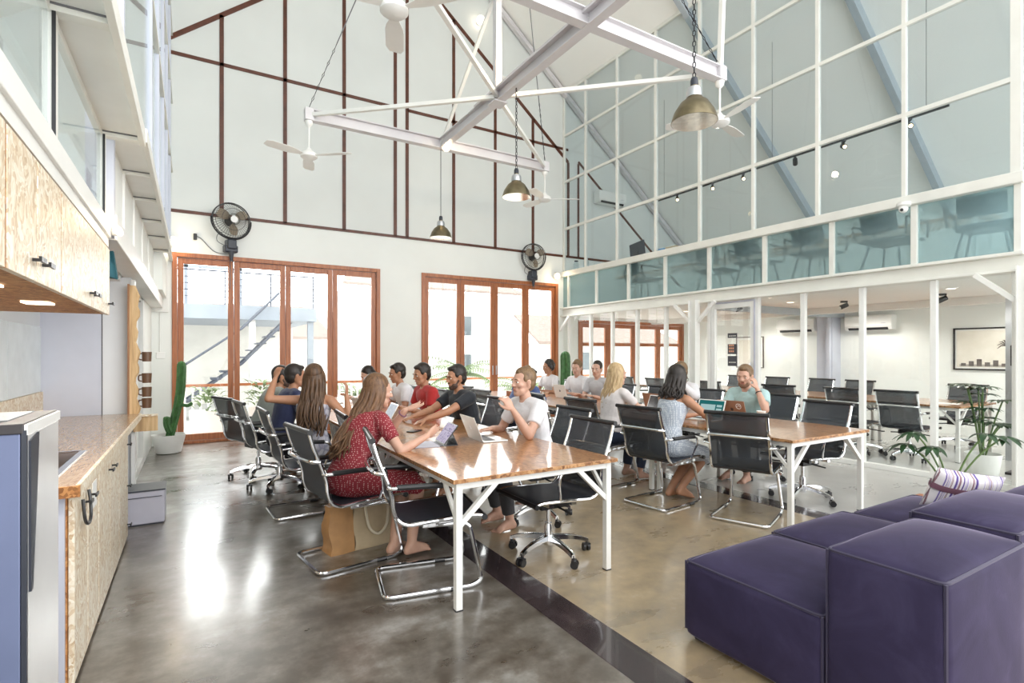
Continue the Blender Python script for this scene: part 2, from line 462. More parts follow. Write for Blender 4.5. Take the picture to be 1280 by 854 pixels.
# back wall: lower white band with openings, upper gable with brown battens
DO = [(-.29, 3.05), (3.89, 7.23), (7.83, 11.45)]   # openings
wb = st(empty('wall_back'))
mb = MB(); T = .16
xs = [XLO, DO[0][0], DO[0][1], DO[1][0], DO[1][1], DO[2][0], DO[2][1], XR+.15]
for i in range(0, 8, 2): mb.box(xs[i], xs[i+1], YB, YB+T, 0, 3.72)
mb.box(DO[0][0], DO[0][1], YB, YB+T, 3.06, 3.72); mb.box(DO[1][0], DO[1][1], YB, YB+T, 3.06, 3.72)
mb.box(DO[2][0], DO[2][1], YB, YB+T, 2.25, 3.72)
mb.build('lower_wall', M['wall'], wb, smooth=0)
mb = MB().prism([(XLO,YB,3.72),(XR+.15,YB,3.72),(XR+.15,YB,roof_z(XR+.15)+.05),(APX,YB,APZ+.05),(XLO,YB,roof_z(XLO)+.05)], (0,T,0))
mb.build('gable_panel', M['wall_panel'], wb, smooth=0)
def batten(a, b, w=.062):
    MB().bar((a[0], YB-.008, a[1]), (b[0], YB-.008, b[1]), w, .016, up=(0,1,0)).build('batten', M['batten'], wb, smooth=0)
def dz(x): return 6.43 + .815*(x+.34) if x < APX else 6.43 + .815*(2*APX-.34+.34*2-x-.34+.0) if False else (6.43+.815*(x+.34) if x < APX else 6.20+.815*(7.20-x))
for x in (.4, 1.37, 2.38, 3.35, 3.59, 4.59, 5.57, 6.54, 7.53): batten((x, 3.72), (x, dz(x)), .062)
batten((7.83, 3.72), (7.83, 5.95), .05); batten((9.05, 3.72), (9.05, 5.0), .05)
batten((-.34, 3.72), (7.4, 3.72), .05); batten((7.42, 3.72), (11.6, 3.72), .05)
batten((-.34, 6.22), (3.35, 6.22), .055); batten((3.59, 6.22), (7.53, 6.22), .055)
batten((-.34, dz(-.34)), (APX, dz(APX-.001)), .07); batten((7.53, dz(7.53)), (APX, dz(APX)), .07)
batten((7.83, 6.0), (11.3, 3.22+.05), .05)

# folding timber doors
def folding(name, x0, x1, z1, n, transom=None):
    r = st(empty(name)); fw = .07
    m = MB(); y0, y1 = YB-.03, YB+.11
    m.box(x0, x0+fw, y0, y1, 0, z1); m.box(x1-fw, x1, y0, y1, 0, z1); m.box(x0+fw, x1-fw, y0, y1, z1-fw, z1); m.box(x0+fw, x1-fw, y0, y1, 0, .045)
    m.build('frame', M['orange_wood'], r, smooth=0, bevel=.006)
    L = (x1-x0-2*fw)/n
    for i in range(n):
        a = x0+fw+i*L+.003; b = a+L-.006; sw = .085; ys, ye = YB+.015, YB+.065
        m = MB(); m.box(a, a+sw, ys, ye, .05, z1-fw-.005); m.box(b-sw, b, ys, ye, .05, z1-fw-.005)
        m.box(a+sw, b-sw, ys, ye, z1-fw-.1, z1-fw-.005); m.box(a+sw, b-sw, ys, ye, .05, .15)
        if transom: m.box(a+sw, b-sw, ys, ye, transom-.04, transom+.04)
        s = m.build('sash', M['orange_wood'], r, smooth=0, bevel=.005)
        MB().box(a+sw-.01, b-sw+.01, YB+.036, YB+.042, .14, z1-fw-.09).build('pane', M['glass'], s, smooth=0)
        if i in (1, 2) and not transom:
            MB().caps((b-.04 if i == 1 else a+.04, YB+.005, 1.0), (b-.04 if i == 1 else a+.04, YB+.005, 1.18), .012, .012).build('handle', M['steel'], s)
    return r
folding('door_1', DO[0][0], DO[0][1], 3.06, 4)
folding('door_2', DO[1][0], DO[1][1], 3.06, 4)
folding('window_1', DO[2][0], DO[2][1], 2.25, 4, transom=1.67)

# ---- tall glass partition on the right (upper, frosted band, ground floor)
wr = st(empty('wall_right'))
Z0, Z1, Z2, Z3, Z4, Z5 = 2.51, 3.22, 3.34, 4.34, 7.53, 2.30
YC = 1.99           # corner where the partition turns
up_y = [9.93-1.005*k*.997 for k in range(9)]
up_y = [9.92, 9.13, 8.12, 7.07, 6.07, 5.06, 4.08, 3.04, 2.02]
for i, y in enumerate(up_y):
    wd = .05 if i < 8 else .09
    MB().box(XP-.03, XP+.03, y-wd/2, y+wd/2, Z2, Z4).build('mullion', M['cream'], wr, smooth=0, bevel=.004)
for z, h in ((4.34, .055), (5.43, .05), (6.50, .05), (7.50, .07)):
    MB().box(XP-.028, XP+.028, YC, 9.95, z-h/2, z+h/2).build('transom', M['cream'], wr, smooth=0, bevel=.004)
MB().box(XP-.004, XP+.004, YC, 9.95, Z2, Z4).build('upper_glass', M['glass_teal'], wr, smooth=0)
MB().box(XP-.10, XP+.10, YC-.05, 9.95, Z1, Z2).build('middle_rail', M['cream'], wr, smooth=0, bevel=.01)
fr_y = [9.72, 8.74, 7.77, 6.82, 5.86, 4.86, 3.88, 2.93, 2.0]
for y in fr_y:
    MB().box(XP-.045, XP+.045, y-.032, y+.032, Z0, Z1).build('frosted_mullion', M['cream'], wr, smooth=0, bevel=.004)
MB().box(XP-.005, XP+.005, YC, 9.95, Z0, Z1).build('frosted_glass', M['frosted'], wr, smooth=0)
m = MB(); m.box(XP-.11, XP+.11, YC-.05, 9.95, Z5, Z5+.03); m.box(XP-.11, XP+.11, YC-.05, 9.95, Z0-.035, Z0); m.box(XP-.03, XP+.03, YC-.05, 9.95, Z5+.03, Z0-.035)
m.build('beam', M['cream'], wr, smooth=0, bevel=.006)
gr_y = [9.72, 8.95, 8.26, 7.55, 6.82, 5.86, 4.99, 4.28, 3.51, 2.74, 2.02]
for y in gr_y:
    MB().box(XP-.035, XP+.035, y-.031, y+.031, 0, Z5).build('ground_mullion', M['white_paint'], wr, smooth=0, bevel=.004)
MB().box(XP-.045, XP+.045, YC, 4.95, 0, .06).build('ground_sill', M['white_paint'], wr, smooth=0, bevel=.004)
MB().box(XP-.045, XP+.045, 5.9, 9.95, 0, .06).build('ground_sill', M['white_paint'], wr, smooth=0, bevel=.004)
MB().box(XP-.004, XP+.004, YC, 4.95, .06, Z5).build('ground_glass', M['glass'], wr, smooth=0)
MB().box(XP-.004, XP+.004, 5.9, 9.95, .06, Z5).build('ground_glass', M['glass'], wr, smooth=0)
for y in (6.08, 1.90):
    m = MB(); xx = XP-.14
    m.box(xx-.06, xx+.06, y-.075, y-.065, 0, Z5+.05); m.box(xx-.06, xx+.06, y+.065, y+.075, 0, Z5+.05); m.box(xx-.008, xx+.008, y-.065, y+.065, 0, Z5+.05)
    m.box(xx-.1, xx+.1, y-.1, y+.1, 0, .012)
    m.build('steel_post', M['white_paint'], wr, smooth=0)
    for sg in (-1, 1):
        if y < 3 and sg < 0: continue
        MB().bar((xx, y+sg*.07, Z5-.32), (xx, y+sg*.42, Z5+.0), .05, .05).build('knee_brace', M['white_paint'], wr, smooth=0)
MB().bar((XP-.14, 9.9, 1.98), (XP-.14, 9.55, 2.29), .05, .05).build('knee_brace', M['white_paint'], wr, smooth=0)
# return wall at the corner, running to the outer wall
for x in (8.48, 9.55, 10.62):
    MB().box(x-.03, x+.03, YC-.03, YC+.03, Z0, roof_z(x)-.05).build('mullion', M['cream'], wr, smooth=0)
for z in (4.34, 5.43):
    xe = min(XR, APX+(APZ-z)/SLP-.05)
    MB().box(XP+.05, xe, YC-.028, YC+.028, z-.03, z+.03).build('transom', M['cream'], wr, smooth=0)
MB().box(XP+.12, XR, YC-.1, YC+.1, Z1, Z2).build('middle_rail', M['cream'], wr, smooth=0)
MB().box(XP+.12, XR, YC-.11, YC+.11, Z5, Z0).build('beam', M['cream'], wr, smooth=0)
MB().prism([(XP+.05,YC-.004,Z2),(XR,YC-.004,Z2),(XR,YC-.004,roof_z(XR)-.02),(XP+.05,YC-.004,roof_z(XP)-.06)], (0,.008,0)).build('upper_glass', M['glass_teal'], wr, smooth=0)
MB().box(XP+.06, XR, YC-.005, YC+.005, Z0, Z1).build('frosted_glass', M['frosted'], wr, smooth=0)
MB().box(XP+.06, XR, YC-.004, YC+.004, .0, Z5).build('ground_glass', M['glass'], wr, smooth=0)

# glazed door in the partition
d3 = st(empty('door_3'))
m = MB(); a, b = 5.03, 5.82
m.box(XP-.03, XP+.03, a, a+.07, .01, 2.26); m.box(XP-.03, XP+.03, b-.07, b, .01, 2.26); m.box(XP-.03, XP+.03, a+.07, b-.07, 2.18, 2.26); m.box(XP-.03, XP+.03, a+.07, b-.07, .01, .11)
m.build('frame', M['white_paint'], d3, smooth=0, bevel=.004)
m = MB()
for z in (2.272,): m.box(XP-.05, XP-.031, a-.02, b+.02, 2.262, 2.285)
m.box(XP-.05, XP-.031, a-.02, a+.0, .01, 2.262)
m.build('gasket', M['grey_box'], d3, smooth=0)
MB().box(XP-.004, XP+.004, a+.06, b-.06, .1, 2.19).build('pane', M['glass'], d3, smooth=0)
MB().caps((XP-.06, a+.05, .95), (XP-.06, a+.05, 1.3), .013, .013).build('handle', M['steel'], d3)
# mezzanine floor over the meeting room, outer right wall
S('ceiling_meeting_room', MB().box(XP+.12, XR, YC+.12, YB, Z5+.02, Z0-.02), M['ceiling'], smooth=0)
for i, (x, y) in enumerate(((8.6,3.0),(8.6,5.2),(8.6,7.4),(10.9,3.0),(10.9,5.2),(10.9,7.4))):
    dl = thing('downlight', '%s round ceiling downlight in the meeting room, %s' % (('hall side','wall side')[i//3], ('at the plant end','in the middle','at the window end')[i%3]), 'light', (x, y, 2.32), group='meeting room downlights')
    MB().lathe([(0,-.012),(.055,-.012),(.075,-.004),(.075,0),(0,0)], 20).build('trim_ring', M['white_plastic'], dl)
    MB().lathe([(0,-.014),(.052,-.013),(.052,-.0125),(0,-.0125)], 20).build('lens', M['bulb_soft'], dl)
    l = bpy.data.lights.new('downlight_lamp', 'SPOT'); l.energy = ROOM; l.color = (1,.96,.9); l.spot_size = radians(165); l.spot_blend = .6; l.shadow_soft_size = .15
    lo = bpy.data.objects.new('downlight_lamp', l); COL.objects.link(lo); lo.location = (x, y, 2.28)
S('wall_right_outer', MB().box(XR, XR+.15, -1.2, YB, 0, roof_z(XR)+.05), M['wall'], smooth=0)
m = MB(); m.box(XP+.2, XR, 5.9, 6.06, 2.2, 2.319)
S('trim_3', m, M['rafter'], smooth=0)
m = MB(); m.box(10.2, 10.34, YC+.15, YB, 2.2, 2.319)
S('trim_4', m, M['white_paint'], smooth=0)
m = MB(); m.box(XR-.32, XR, 5.98, 6.3, 0, 2.319); m.box(XR-.40, XR-.32, 6.0, 6.06, 0, 2.319)
S('trim_5', m, M['grey_panel'], smooth=0)

# ---- left side: kitchen wall, glazed aisle front, ledge and upper glass
S('wall_kitchen', MB().box(-1.25, -1.15, -1.0, 6.1, 0, 2.16), M['pale_panel'], smooth=0)
kw = st(empty('wall_kitchen_end'))
MB().box(-1.25, -.72, 6.1, 6.18, 0, 2.12).build('grey_panel', M['grey_panel'], kw, smooth=0)
MB().box(-.715, -.50, 6.1, 6.18, 0, 2.16).build('pale_panel', M['pale_panel'], kw, smooth=0)
MB().box(-.72, -.715, 6.095, 6.18, 0, 2.16).build('joint', M['black'], kw, smooth=0)
MB().box(-.50, -.47, 6.07, 6.2, 0, 2.14).build('edge_strip', M['white_paint'], kw, smooth=0)
wl = st(empty('wall_left'))
XA = -.46
MB().box(XA-.08, XA+.03, -1.0, 4.05, 2.155, 2.25).build('beam', M['white_paint'], wl, smooth=0, bevel=.006)
MB().box(XA-.10, XA+.015, -1.0, 4.05, 2.10, 2.155).build('beam_flange', M['white_paint'], wl, smooth=0)
MB().box(XA-.1, XA+.05, 4.12, 9.95, 2.16, 2.32).build('beam', M['white_paint'], wl, smooth=0, bevel=.006)
MB().box(-.56, -.42, 4.06, 4.13, 2.17, 7.3).build('lavender_post', M['grey_panel'], wl, smooth=0)
# lower ledge, underside panelled
for (ya, yb, z, ribs) in ((-1.0, 4.0, 2.74, (1.1, 1.72, 2.62, 4.0-.05)), (4.15, 8.6, 2.82, (4.2, 5.0, 5.8, 6.7, 7.6, 8.55))):
    MB().box(XA-.02, -.27, ya, yb, z+.03, z+.07).build('ledge_board', M['white_paint'], wl, smooth=0)
    MB().box(-.285, -.255, ya, yb, z-.005, z+.085).build('ledge_edge', M['cream'], wl, smooth=0, bevel=.003)
    MB().box(XA-.03, XA+.0, ya, yb, z-.005, z+.03).build('ledge_edge', M['cream'], wl, smooth=0, bevel=.003)
    for y in ribs:
        MB().box(XA, -.285, y-.03, y+.03, z-.0, z+.03).build('ledge_rib', M['cream'], wl, smooth=0); MB().box(XA, -.285, y-.034, y-.0305, z+.022, z+.03).build('rib_corner_shade', M['cable'], wl, smooth=0)  # thin dark strip stands in for the shadow in each rib's top corner
for y in (1.1, 1.72, 2.62, 3.92):
    MB().box(XA-.025, XA+.014, y-.022, y+.022, 2.25, 2.745).build('clerestory_mullion', M['cream'], wl, smooth=0); MB().box(XA+.004, XA+.016, y-.028, y-.0225, 2.25, 2.74).build('gasket', M['black'], wl, smooth=0)
MB().box(XA-.008, XA-.002, -1, 4.03, 2.25, 2.745).build('clerestory_glass', M['glass_teal'], wl, smooth=0)
for y in (5.0, 5.8, 6.7, 7.6):
    MB().box(XA-.025, XA+.012, y-.022, y+.022, 2.32, 2.82).build('clerestory_mullion', M['white_paint'], wl, smooth=0)
MB().box(XA-.008, XA-.002, 4.13, 8.6, 2.32, 2.82).build('clerestory_panel', M['wall'], wl, smooth=0)
for y in (1.1, 2.1, 3.1, 5.1, 6.1, 7.1, 8.1, 9.1):
    MB().box(XL-.025, XL+.02, y-.022, y+.022, 2.9, 7.5).build('mullion', M['grey_panel'], wl, smooth=0)
for z in (2.93, 4.34, 5.43, 6.5, 7.48):
    MB().box(XL-.022, XL+.022, -1, 9.95, z-.025, z+.025).build('transom', M['cream'], wl, smooth=0)
MB().box(XL-.004, XL+.004, -1, 9.95, 2.9, 7.5).build('upper_glass', M['glass_teal'], wl, smooth=0)
# aisle front beyond the kitchen: white glazed doors
MB().box(-.66, -.55, 6.2, 6.75, 0, 2.16).build('white_panel', M['wall'], wl, smooth=0)
for y in (6.78, 7.55, 7.63, 8.45, 8.52):
    MB().box(-.64, -.56, y-.03, y+.03, 0, 2.16).build('door_post', M['white_paint'], wl, smooth=0, bevel=.004)
MB().box(-.606, -.598, 6.8, 8.5, .08, 2.16).build('door_glass', M['glass'], wl, smooth=0)
MB().box(-.64, -.56, 6.8, 8.5, 0, .09).build('door_sill', M['white_paint'], wl, smooth=0)
MB().box(-.66, -.56, 8.56, 9.95, 0, 2.16).build('white_panel', M['wall'], wl, smooth=0)
MB().box(-.66, -.34, 9.9, 9.951, 2.1, 7.3).build('corner_post', M['white_paint'], wl, smooth=0)
MB().box(-.50, -.36, 8.6, 9.95, 2.32, 2.86).build('white_panel', M['wall'], wl, smooth=0)
S('wall_left_outer', MB().box(XLO-.15, XLO, -1.2, YB, 0, roof_z(XLO)+.05), M['wall'], smooth=0)
S('ceiling_left_aisle', MB().box(XLO, XA-.12, -1.2, YB, 2.12, 2.22), M['ceiling'], smooth=0)
# ------------------------------------------------------------------ hanging steel truss
ZT = 4.85
A_, B_, C_, D_ = V((1.41,7.95,ZT)), V((5.49,7.95,ZT)), V((5.49,4.21,ZT)), V((1.41,4.21,ZT))
M1, M2, CT = V((3.45,7.95,ZT)), V((3.45,4.21,ZT)), V((3.45,6.1,ZT))
APEX = V((3.45, 6.1, roof_z(3.45)-.25))
tr = thing('roof_truss', 'white steel truss frame hung under the roof with crossing tie bars', 'truss', (0,0,0))
def ibeam(a, b, name):
    a, b = V(a), V(b); m = MB(); up = V((0,0,1))
    m.bar(a-up*.075, b-up*.075, .11, .014); m.bar(a+up*.075, b+up*.075, .11, .014); m.bar(a, b, .012, .15)
    m.build(name, M['truss'], tr, smooth=0)
ibeam(A_, B_, 'chord'); ibeam(D_, C_, 'chord'); ibeam(M1+V((0,-.06,-.006)), (3.45, 1.2, ZT-.006), 'spine_beam')
MB().bar((3.37, 6.6, ZT+.05), (3.37, 3.4, ZT+.05), .03, .03).build('conduit', M['truss'], tr, smooth=0)
for a, b in ((A_, CT), (CT, C_), (B_, CT), (CT, D_)):
    d = (b-a).normalized()
    MB().bar(a+d*.04, b-d*.04, .05, .05).build('tie_bar', M['white_paint'], tr, smooth=0)
MB().bar(CT, APEX, .085, .085).build('king_post', M['truss'], tr, smooth=0)
MB().bar(M1, (3.45, 6.1, 6.3), .045, .045).build('strut', M['white_paint'], tr, smooth=0)
MB().bar(M2, (3.45, 6.1, 6.3), .045, .045).build('strut', M['white_paint'], tr, smooth=0)
MB().bar(C_, (5.63, 4.15, roof_z(5.63)-.2), .055, .055).build('hanger_bar', M['white_paint'], tr, smooth=0)
for p in (A_, B_, C_, D_):
    a = p+V((0,0,.1)); d = (APEX-a); q = a + d*.16
    MB().tube([q, APEX], .008, 6).build('cable', M['cable'], tr)
    m = MB(); n = 11
    for i in range(n):
        t0, t1 = a + (q-a)*(i/n), a + (q-a)*((i+1.15)/n)
        m.tube([t0, (t0+t1)/2 + V((.012 if i%2 else 0, .0 if i%2 else .012, 0)), t1, (t0+t1)/2 - V((.012 if i%2 else 0, .0 if i%2 else .012, 0))], .005, 5, closed=True)
    m.build('turnbuckle_chain', M['chain'], tr)
    MB().box(p.x-.06, p.x+.06, p.y-.06, p.y+.06, ZT-.085, ZT+.09).build('corner_plate', M['truss'], tr, smooth=0, bevel=.006)
MB().box(3.35, 3.55, 6.0, 6.2, ZT-.1, ZT-.085).build('gusset', M['truss'], tr, smooth=0)

# ceiling fans at the four corners (at rest)
def ceiling_fan():
    r = thing('ceiling_fan', '', 'ceiling fan')
    MB().lathe([(.0,-.0),(.055,-.005),(.05,-.05),(.02,-.085),(.0,-.09)], 20).build('canopy', M['white_plastic'], r)
    MB().tube([(0,0,-.08),(0,0,-.42)], .012, 10).build('downrod', M['white_plastic'], r)
    MB().lathe([(.0,-.38),(.025,-.39),(.04,-.42),(.10,-.46),(.115,-.485),(.115,-.515),(.085,-.54),(.0,-.55)], 28).build('motor_housing', M['white_plastic'], r)
    for k in range(3):
        R = Matrix.Rotation(2*pi*k/3+.5, 4, 'Z')
        m = MB(); n = 8; top = []; 
        for i in range(n+1):
            x = .11 + .52*i/n; wd = .03 + .05*min(1, i/2.5) - (.03 if i == n else 0)
            zc = -.495; tw = radians(11)
            top.append([V((x, wd, zc+wd*tw)), V((x, wd, zc+wd*tw+.006)), V((x, -wd, zc-wd*tw+.006)), V((x, -wd, zc-wd*tw))])
        m.rings(top, M=R)
        m.build('blade', M['white_plastic'], r)
    return r
fan = ceiling_fan(); used = []
for p, lab in ((A_, 'white ceiling fan hanging from the left far corner of the steel truss'), (B_, 'white ceiling fan under the truss corner just beside the tall glass partition and lower lamp'),
               (C_, 'white ceiling fan right behind the closest big brass pendant lamp'), (D_, 'white ceiling fan whose motor is cut by the top edge, over the hall')):
    place(fan, used, (p.x, p.y, p.z-.085), (rnd.random()*2 if p is not D_ else radians(71)-.5), lab, 'ceiling fans on the truss corners')

# brass pendant lamps on chains
def pendant():
    r = thing('pendant_lamp', '', 'lamp')
    prof = [(.028,.20),(.03,.17),(.055,.15),(.06,.10),(.064,.085),(.11,.05),(.155,-.02),(.178,-.09),(.18,-.10)]
    MB().lathe(prof, 32).build('shade', M['brass'], r)
    MB().lathe([(.05,.10),(.104,.045),(.149,-.022),(.171,-.09),(.176,-.101)], 32).build('reflector', M['mirror_in'], r)
    MB().lathe([(.0,.26),(.022,.255),(.03,.23),(.03,.19),(.0,.18)], 16).build('cap', M['dark_navy'], r)
    MB().lathe([(.0,.175),(.052,.172),(.062,.15),(.064,.095),(.0,.09)], 20).build('collar', M['steel'], r)
    MB().ell((0,0,.0), (.035,.035,.05)).build('bulb', M['bulb_soft'], r)
    return r
pen = pendant(); used = []
def chain(z0, z1):
    m = MB(); z = z0; i = 0
    while z < z1:
        w = V((.011,0,0)) if i % 2 else V((0,.011,0))
        m.tube([V((0,0,z)), V((0,0,z+.012))+w, V((0,0,z+.038))+w, V((0,0,z+.05)), V((0,0,z+.038))-w, V((0,0,z+.012))-w], .0042, 5, closed=True)
        z += .042; i += 1
    return m
for x, y, z, ztop, lab in ((3.43, 2.87, 3.40, ZT-.08, 'large brass pendant lamp nearest the camera, before the upper glass panes'),
                     (3.45, 5.62, 3.50, ZT-.08, 'brass pendant lamp hanging between the other two, over the middle of the hall'),
                     (3.45, 7.97, 3.43, ZT-.08, 'smallest looking brass pendant lamp, hanging by the back wall above the man in black')):
    o = place(pen, used, (x, y, z), rnd.random(), lab, 'brass pendant lamps along the centre of the hall')
    if len(used) == 3:
        for c in list(o.children):
            if c.name.startswith('chain'): bpy.data.objects.remove(c)
    if len(used) in (1, 3):
        (chain(.25, ztop-z) if len(used) == 1 else MB().tube([(0,0,.25),(0,0,ztop-z)], .006, 6)).build('chain', M['chain'], o)
    else:
        for c in list(o.children):
            if c.name.startswith('chain'): bpy.data.objects.remove(c)
        chain(.25, ztop-z).build('chain', M['chain'], o)

# small floodlights
def floodlight(loc, aim, lab, warm=5):
    r = thing('spotlight', lab, 'spotlight', loc)
    d = V(aim).normalized(); q = d.to_track_quat('Z', 'Y').to_matrix().to_4x4()
    MB().lathe([(.0,-.10),(.03,-.09),(.045,-.05),(.065,.0),(.07,.015)], 18, M=q).build('housing', M['white_plastic'], r)
    MB().lathe([(.0,.02),(.05,.014),(.062,.005),(.05,.0),(.0,-.002)], 18, M=q).build('lens', M['bulb'], r)
    m = MB(); m.tube([V((0,0,0))-d*.06, V((0,.0,.05))-d*.1, V((0,.05,.06))-d*.1], .01, 6); m.build('bracket', M['steel'], r)
    l = bpy.data.lights.new('spot_glow', 'POINT'); l.energy = warm; l.color = (1, .78, .5); l.shadow_soft_size = .06
    lo = bpy.data.objects.new('spot_glow', l); COL.objects.link(lo); lo.location = V(loc)+d*.12
    return r
floodlight((-.28, 9.82, 3.22), (.5,-1,-.5), 'glowing floodlight on the back wall corner above the timber doors at left')
floodlight((7.12, 9.82, 3.22), (-.4,-1,-.5), 'glowing floodlight below the right wall fan, where back wall meets glass partition')
fl_ = floodlight((-.40, 4.02, 2.20), (.8,-.7,.3), 'glowing floodlight on top of the post past the overhead cabinets', 2); fl_.scale = (.5,.5,.5)
floodlight((3.49, 7.86, 4.78), (-.1,-1,-.3), 'glowing floodlight at the far end of the truss, above the small pendant')
floodlight((3.50, 5.93, 5.02), (.15,-.5,1), 'small spotlight clamped at the truss centre under the king post', 45)
g = thing('globe_lamp', 'small round glowing globe lamp high on the gable wall', 'lamp', (5.15, 9.9, 8.43))
MB().ell((0,-.08,0), .09, 20, 12).build('globe', M['bulb_soft'], g); MB().tube([(0,.045,0),(0,-.02,0)], .04, 14).build('mount', M['white_plastic'], g)

# black wall fans
def wall_fan():
    r = thing('wall_fan', '', 'wall fan'); R0 = .285
    m = MB()
    for rr, yy in ((R0, 0), (R0, .06), (R0*.93, -.07), (R0*.62, -.11), (R0*.3, -.125)):
        m.tube([(rr*cos(2*pi*i/36), yy, rr*sin(2*pi*i/36)) for i in range(36)], .009 if rr == R0 else .0035, 5, closed=True)
    for i in range(44):
        a = 2*pi*i/44
        m.tube([(.07*cos(a-.25), -.13, .07*sin(a-.25)), (R0*.6*cos(a-.08), -.112, R0*.6*sin(a-.08)), (R0*.95*cos(a), -.06, R0*.95*sin(a)), (R0*cos(a), 0, R0*sin(a))], .0024, 4)
    m.build('cage', M['black'], r)
    m = MB(); m.lathe([(.0,-.02),(.05,-.02),(.055,.0),(.0,.0)], 20, M=Matrix.Translation((0,-.125,0)) @ Matrix.Rotation(radians(90), 4, 'X'))
    m.build('badge', M['white_plastic'], r)
    MB().tube([(0,-.09,0),(0,.0,0),(0,.1,0),(0,.13,0)], [.05,.06,.085,.06], 18).build('motor', M['black'], r)
    for k in range(3):
        a0 = 2*pi*k/3+.6; rows = []
        for i in range(7):
            rr = .05+.2*i/6; row = []; w0 = .22+.34*sin(pi*min(1,(i+1.2)/7))
            for j in range(5):
                a = a0 + (j/4-.5)*2*w0*(.9 if i else .7); row.append(V((rr*cos(a), -.05+.05*(j/4-.5), rr*sin(a))))
            rows.append(row)
        m = MB(); nv = 5
        top = [p for row in rows for p in row]; bot = [p+V((0,.004,0)) for p in top]; n = len(top); fs = []
        for i in range(6):
            for j in range(4):
                q = i*nv+j; fs += [(q, q+1, q+nv+1, q+nv), (n+q, n+q+nv, n+q+nv+1, n+q+1)]
        rim = [j for j in range(nv)] + [i*nv+4 for i in range(1,7)] + [6*nv+j for j in (3,2,1,0)] + [i*nv for i in (5,4,3,2,1)]
        for i in range(len(rim)):
            p, q = rim[i], rim[(i+1) % len(rim)]; fs.append((p, q, n+q, n+p))
        m.add(top+bot, fs); m.build('blade', M['fan_amber'], r)
    m = MB(); arc = [(1.06*R0*cos(radians(t)), .02, 1.06*R0*sin(radians(t))) for t in range(175, 366, 10)]
    m.tube(arc, .013, 8); m.build('yoke', M['black'], r)
    m = MB(); m.box(-.07, .07, -.03, .15, -.47, -.31); m.box(-.10, .10, 0, .15, -.52, -.40)
    m.build('bracket', M['dark_navy'], r, smooth=0, bevel=.02)
    m = MB(); m.tube([(0,.03,-.5),(0,.03,-.66)], [.045,.022], 10); m.tube([(-.02,.02,-.64),(-.02,.02,-1.12)], .005, 6, mi=1); m.tube([(.02,.02,-.64),(.02,.02,-1.12)], .005, 6, mi=1)
    m.build('pull_cord', [M['dark_navy'], M['white_plastic']], r)
    MB().tube(spline([(-.08,.05,-.42),(-.2,.05,-.36),(-.2,.05,-.26),(-.13,.06,-.2)]), .005, 6).build('cable', M['black'], r)
    return r
wf = wall_fan(); used = []
place(wf, used, (.54, 9.79, 3.63), radians(14), 'black wall fan with amber blades above the left timber doors', 'black wall fans on the back wall')
place(wf, used, (6.47, 9.79, 3.60), radians(-4), 'black wall fan with amber blades over the right timber doors, next to the partition', 'black wall fans on the back wall')
cab = MB().tube(spline([(.02,9.94,3.33),(.1,9.94,3.32),(.3,9.94,3.12),(.52,9.94,3.1)]), .006, 6).build('power_cable', M['cable'])
tag(cab, 'thin grey cable sagging from floodlight plug to the left wall fan', 'cable')
pl = MB().box(-.0, .05, 9.9, 9.95, 3.28, 3.38).build('cable_plug', M['black'], smooth=0, bevel=.008); tag(pl, 'small black plug on the wall between floodlight and left fan', 'plug')
sw = thing('light_switch', 'white light switch box on the wall left of the timber doors', 'switch', (-.43, 9.95, 1.42))
MB().box(-.07,.05,-.03,0,-.05,.05).build('box', M['white_plastic'], sw, smooth=0, bevel=.006); MB().tube([(-.02,-.012,.05),(-.02,-.012,1.5)], .009, 6).build('conduit', M['white_plastic'], sw)

# air conditioners
def air_con():
    r = thing('air_conditioner', '', 'air conditioner')
    prof = [(0,0,.15),(0,-.19,.15),(0,-.215,.12),(0,-.215,-.06),(0,-.17,-.14),(0,0,-.15)]
    MB().prism([(-.43,y,z) for _,y,z in prof], (.86,0,0)).build('housing', M['white_plastic'], r, smooth=0, bevel=.012)
    MB().prism([(-.36,-.200,-.098),(-.36,-.175,-.143),(-.36,-.16,-.135),(-.36,-.19,-.09)], (.72,0,0)).build('vent', M['black'], r, smooth=0)
    MB().box(.25,.33,-.2175,-.214,-.02,-.01).build('display', M['grey_box'], r, smooth=0)
    return r
ac = air_con(); used = []
place(ac, used, (XR, 5.37, 2.06), -pi/2, 'white air conditioner on the meeting room wall nearer the framed palm picture', 'air conditioners')
place(ac, used, (XR, 6.85, 2.07), -pi/2, 'white air conditioner on the meeting room wall, partly behind the glass door side', 'air conditioners')
place(ac, used, (8.72, 9.93, 5.22), 0, 'white air conditioner upstairs on the gable wall behind the upper glass', 'air conditioners')

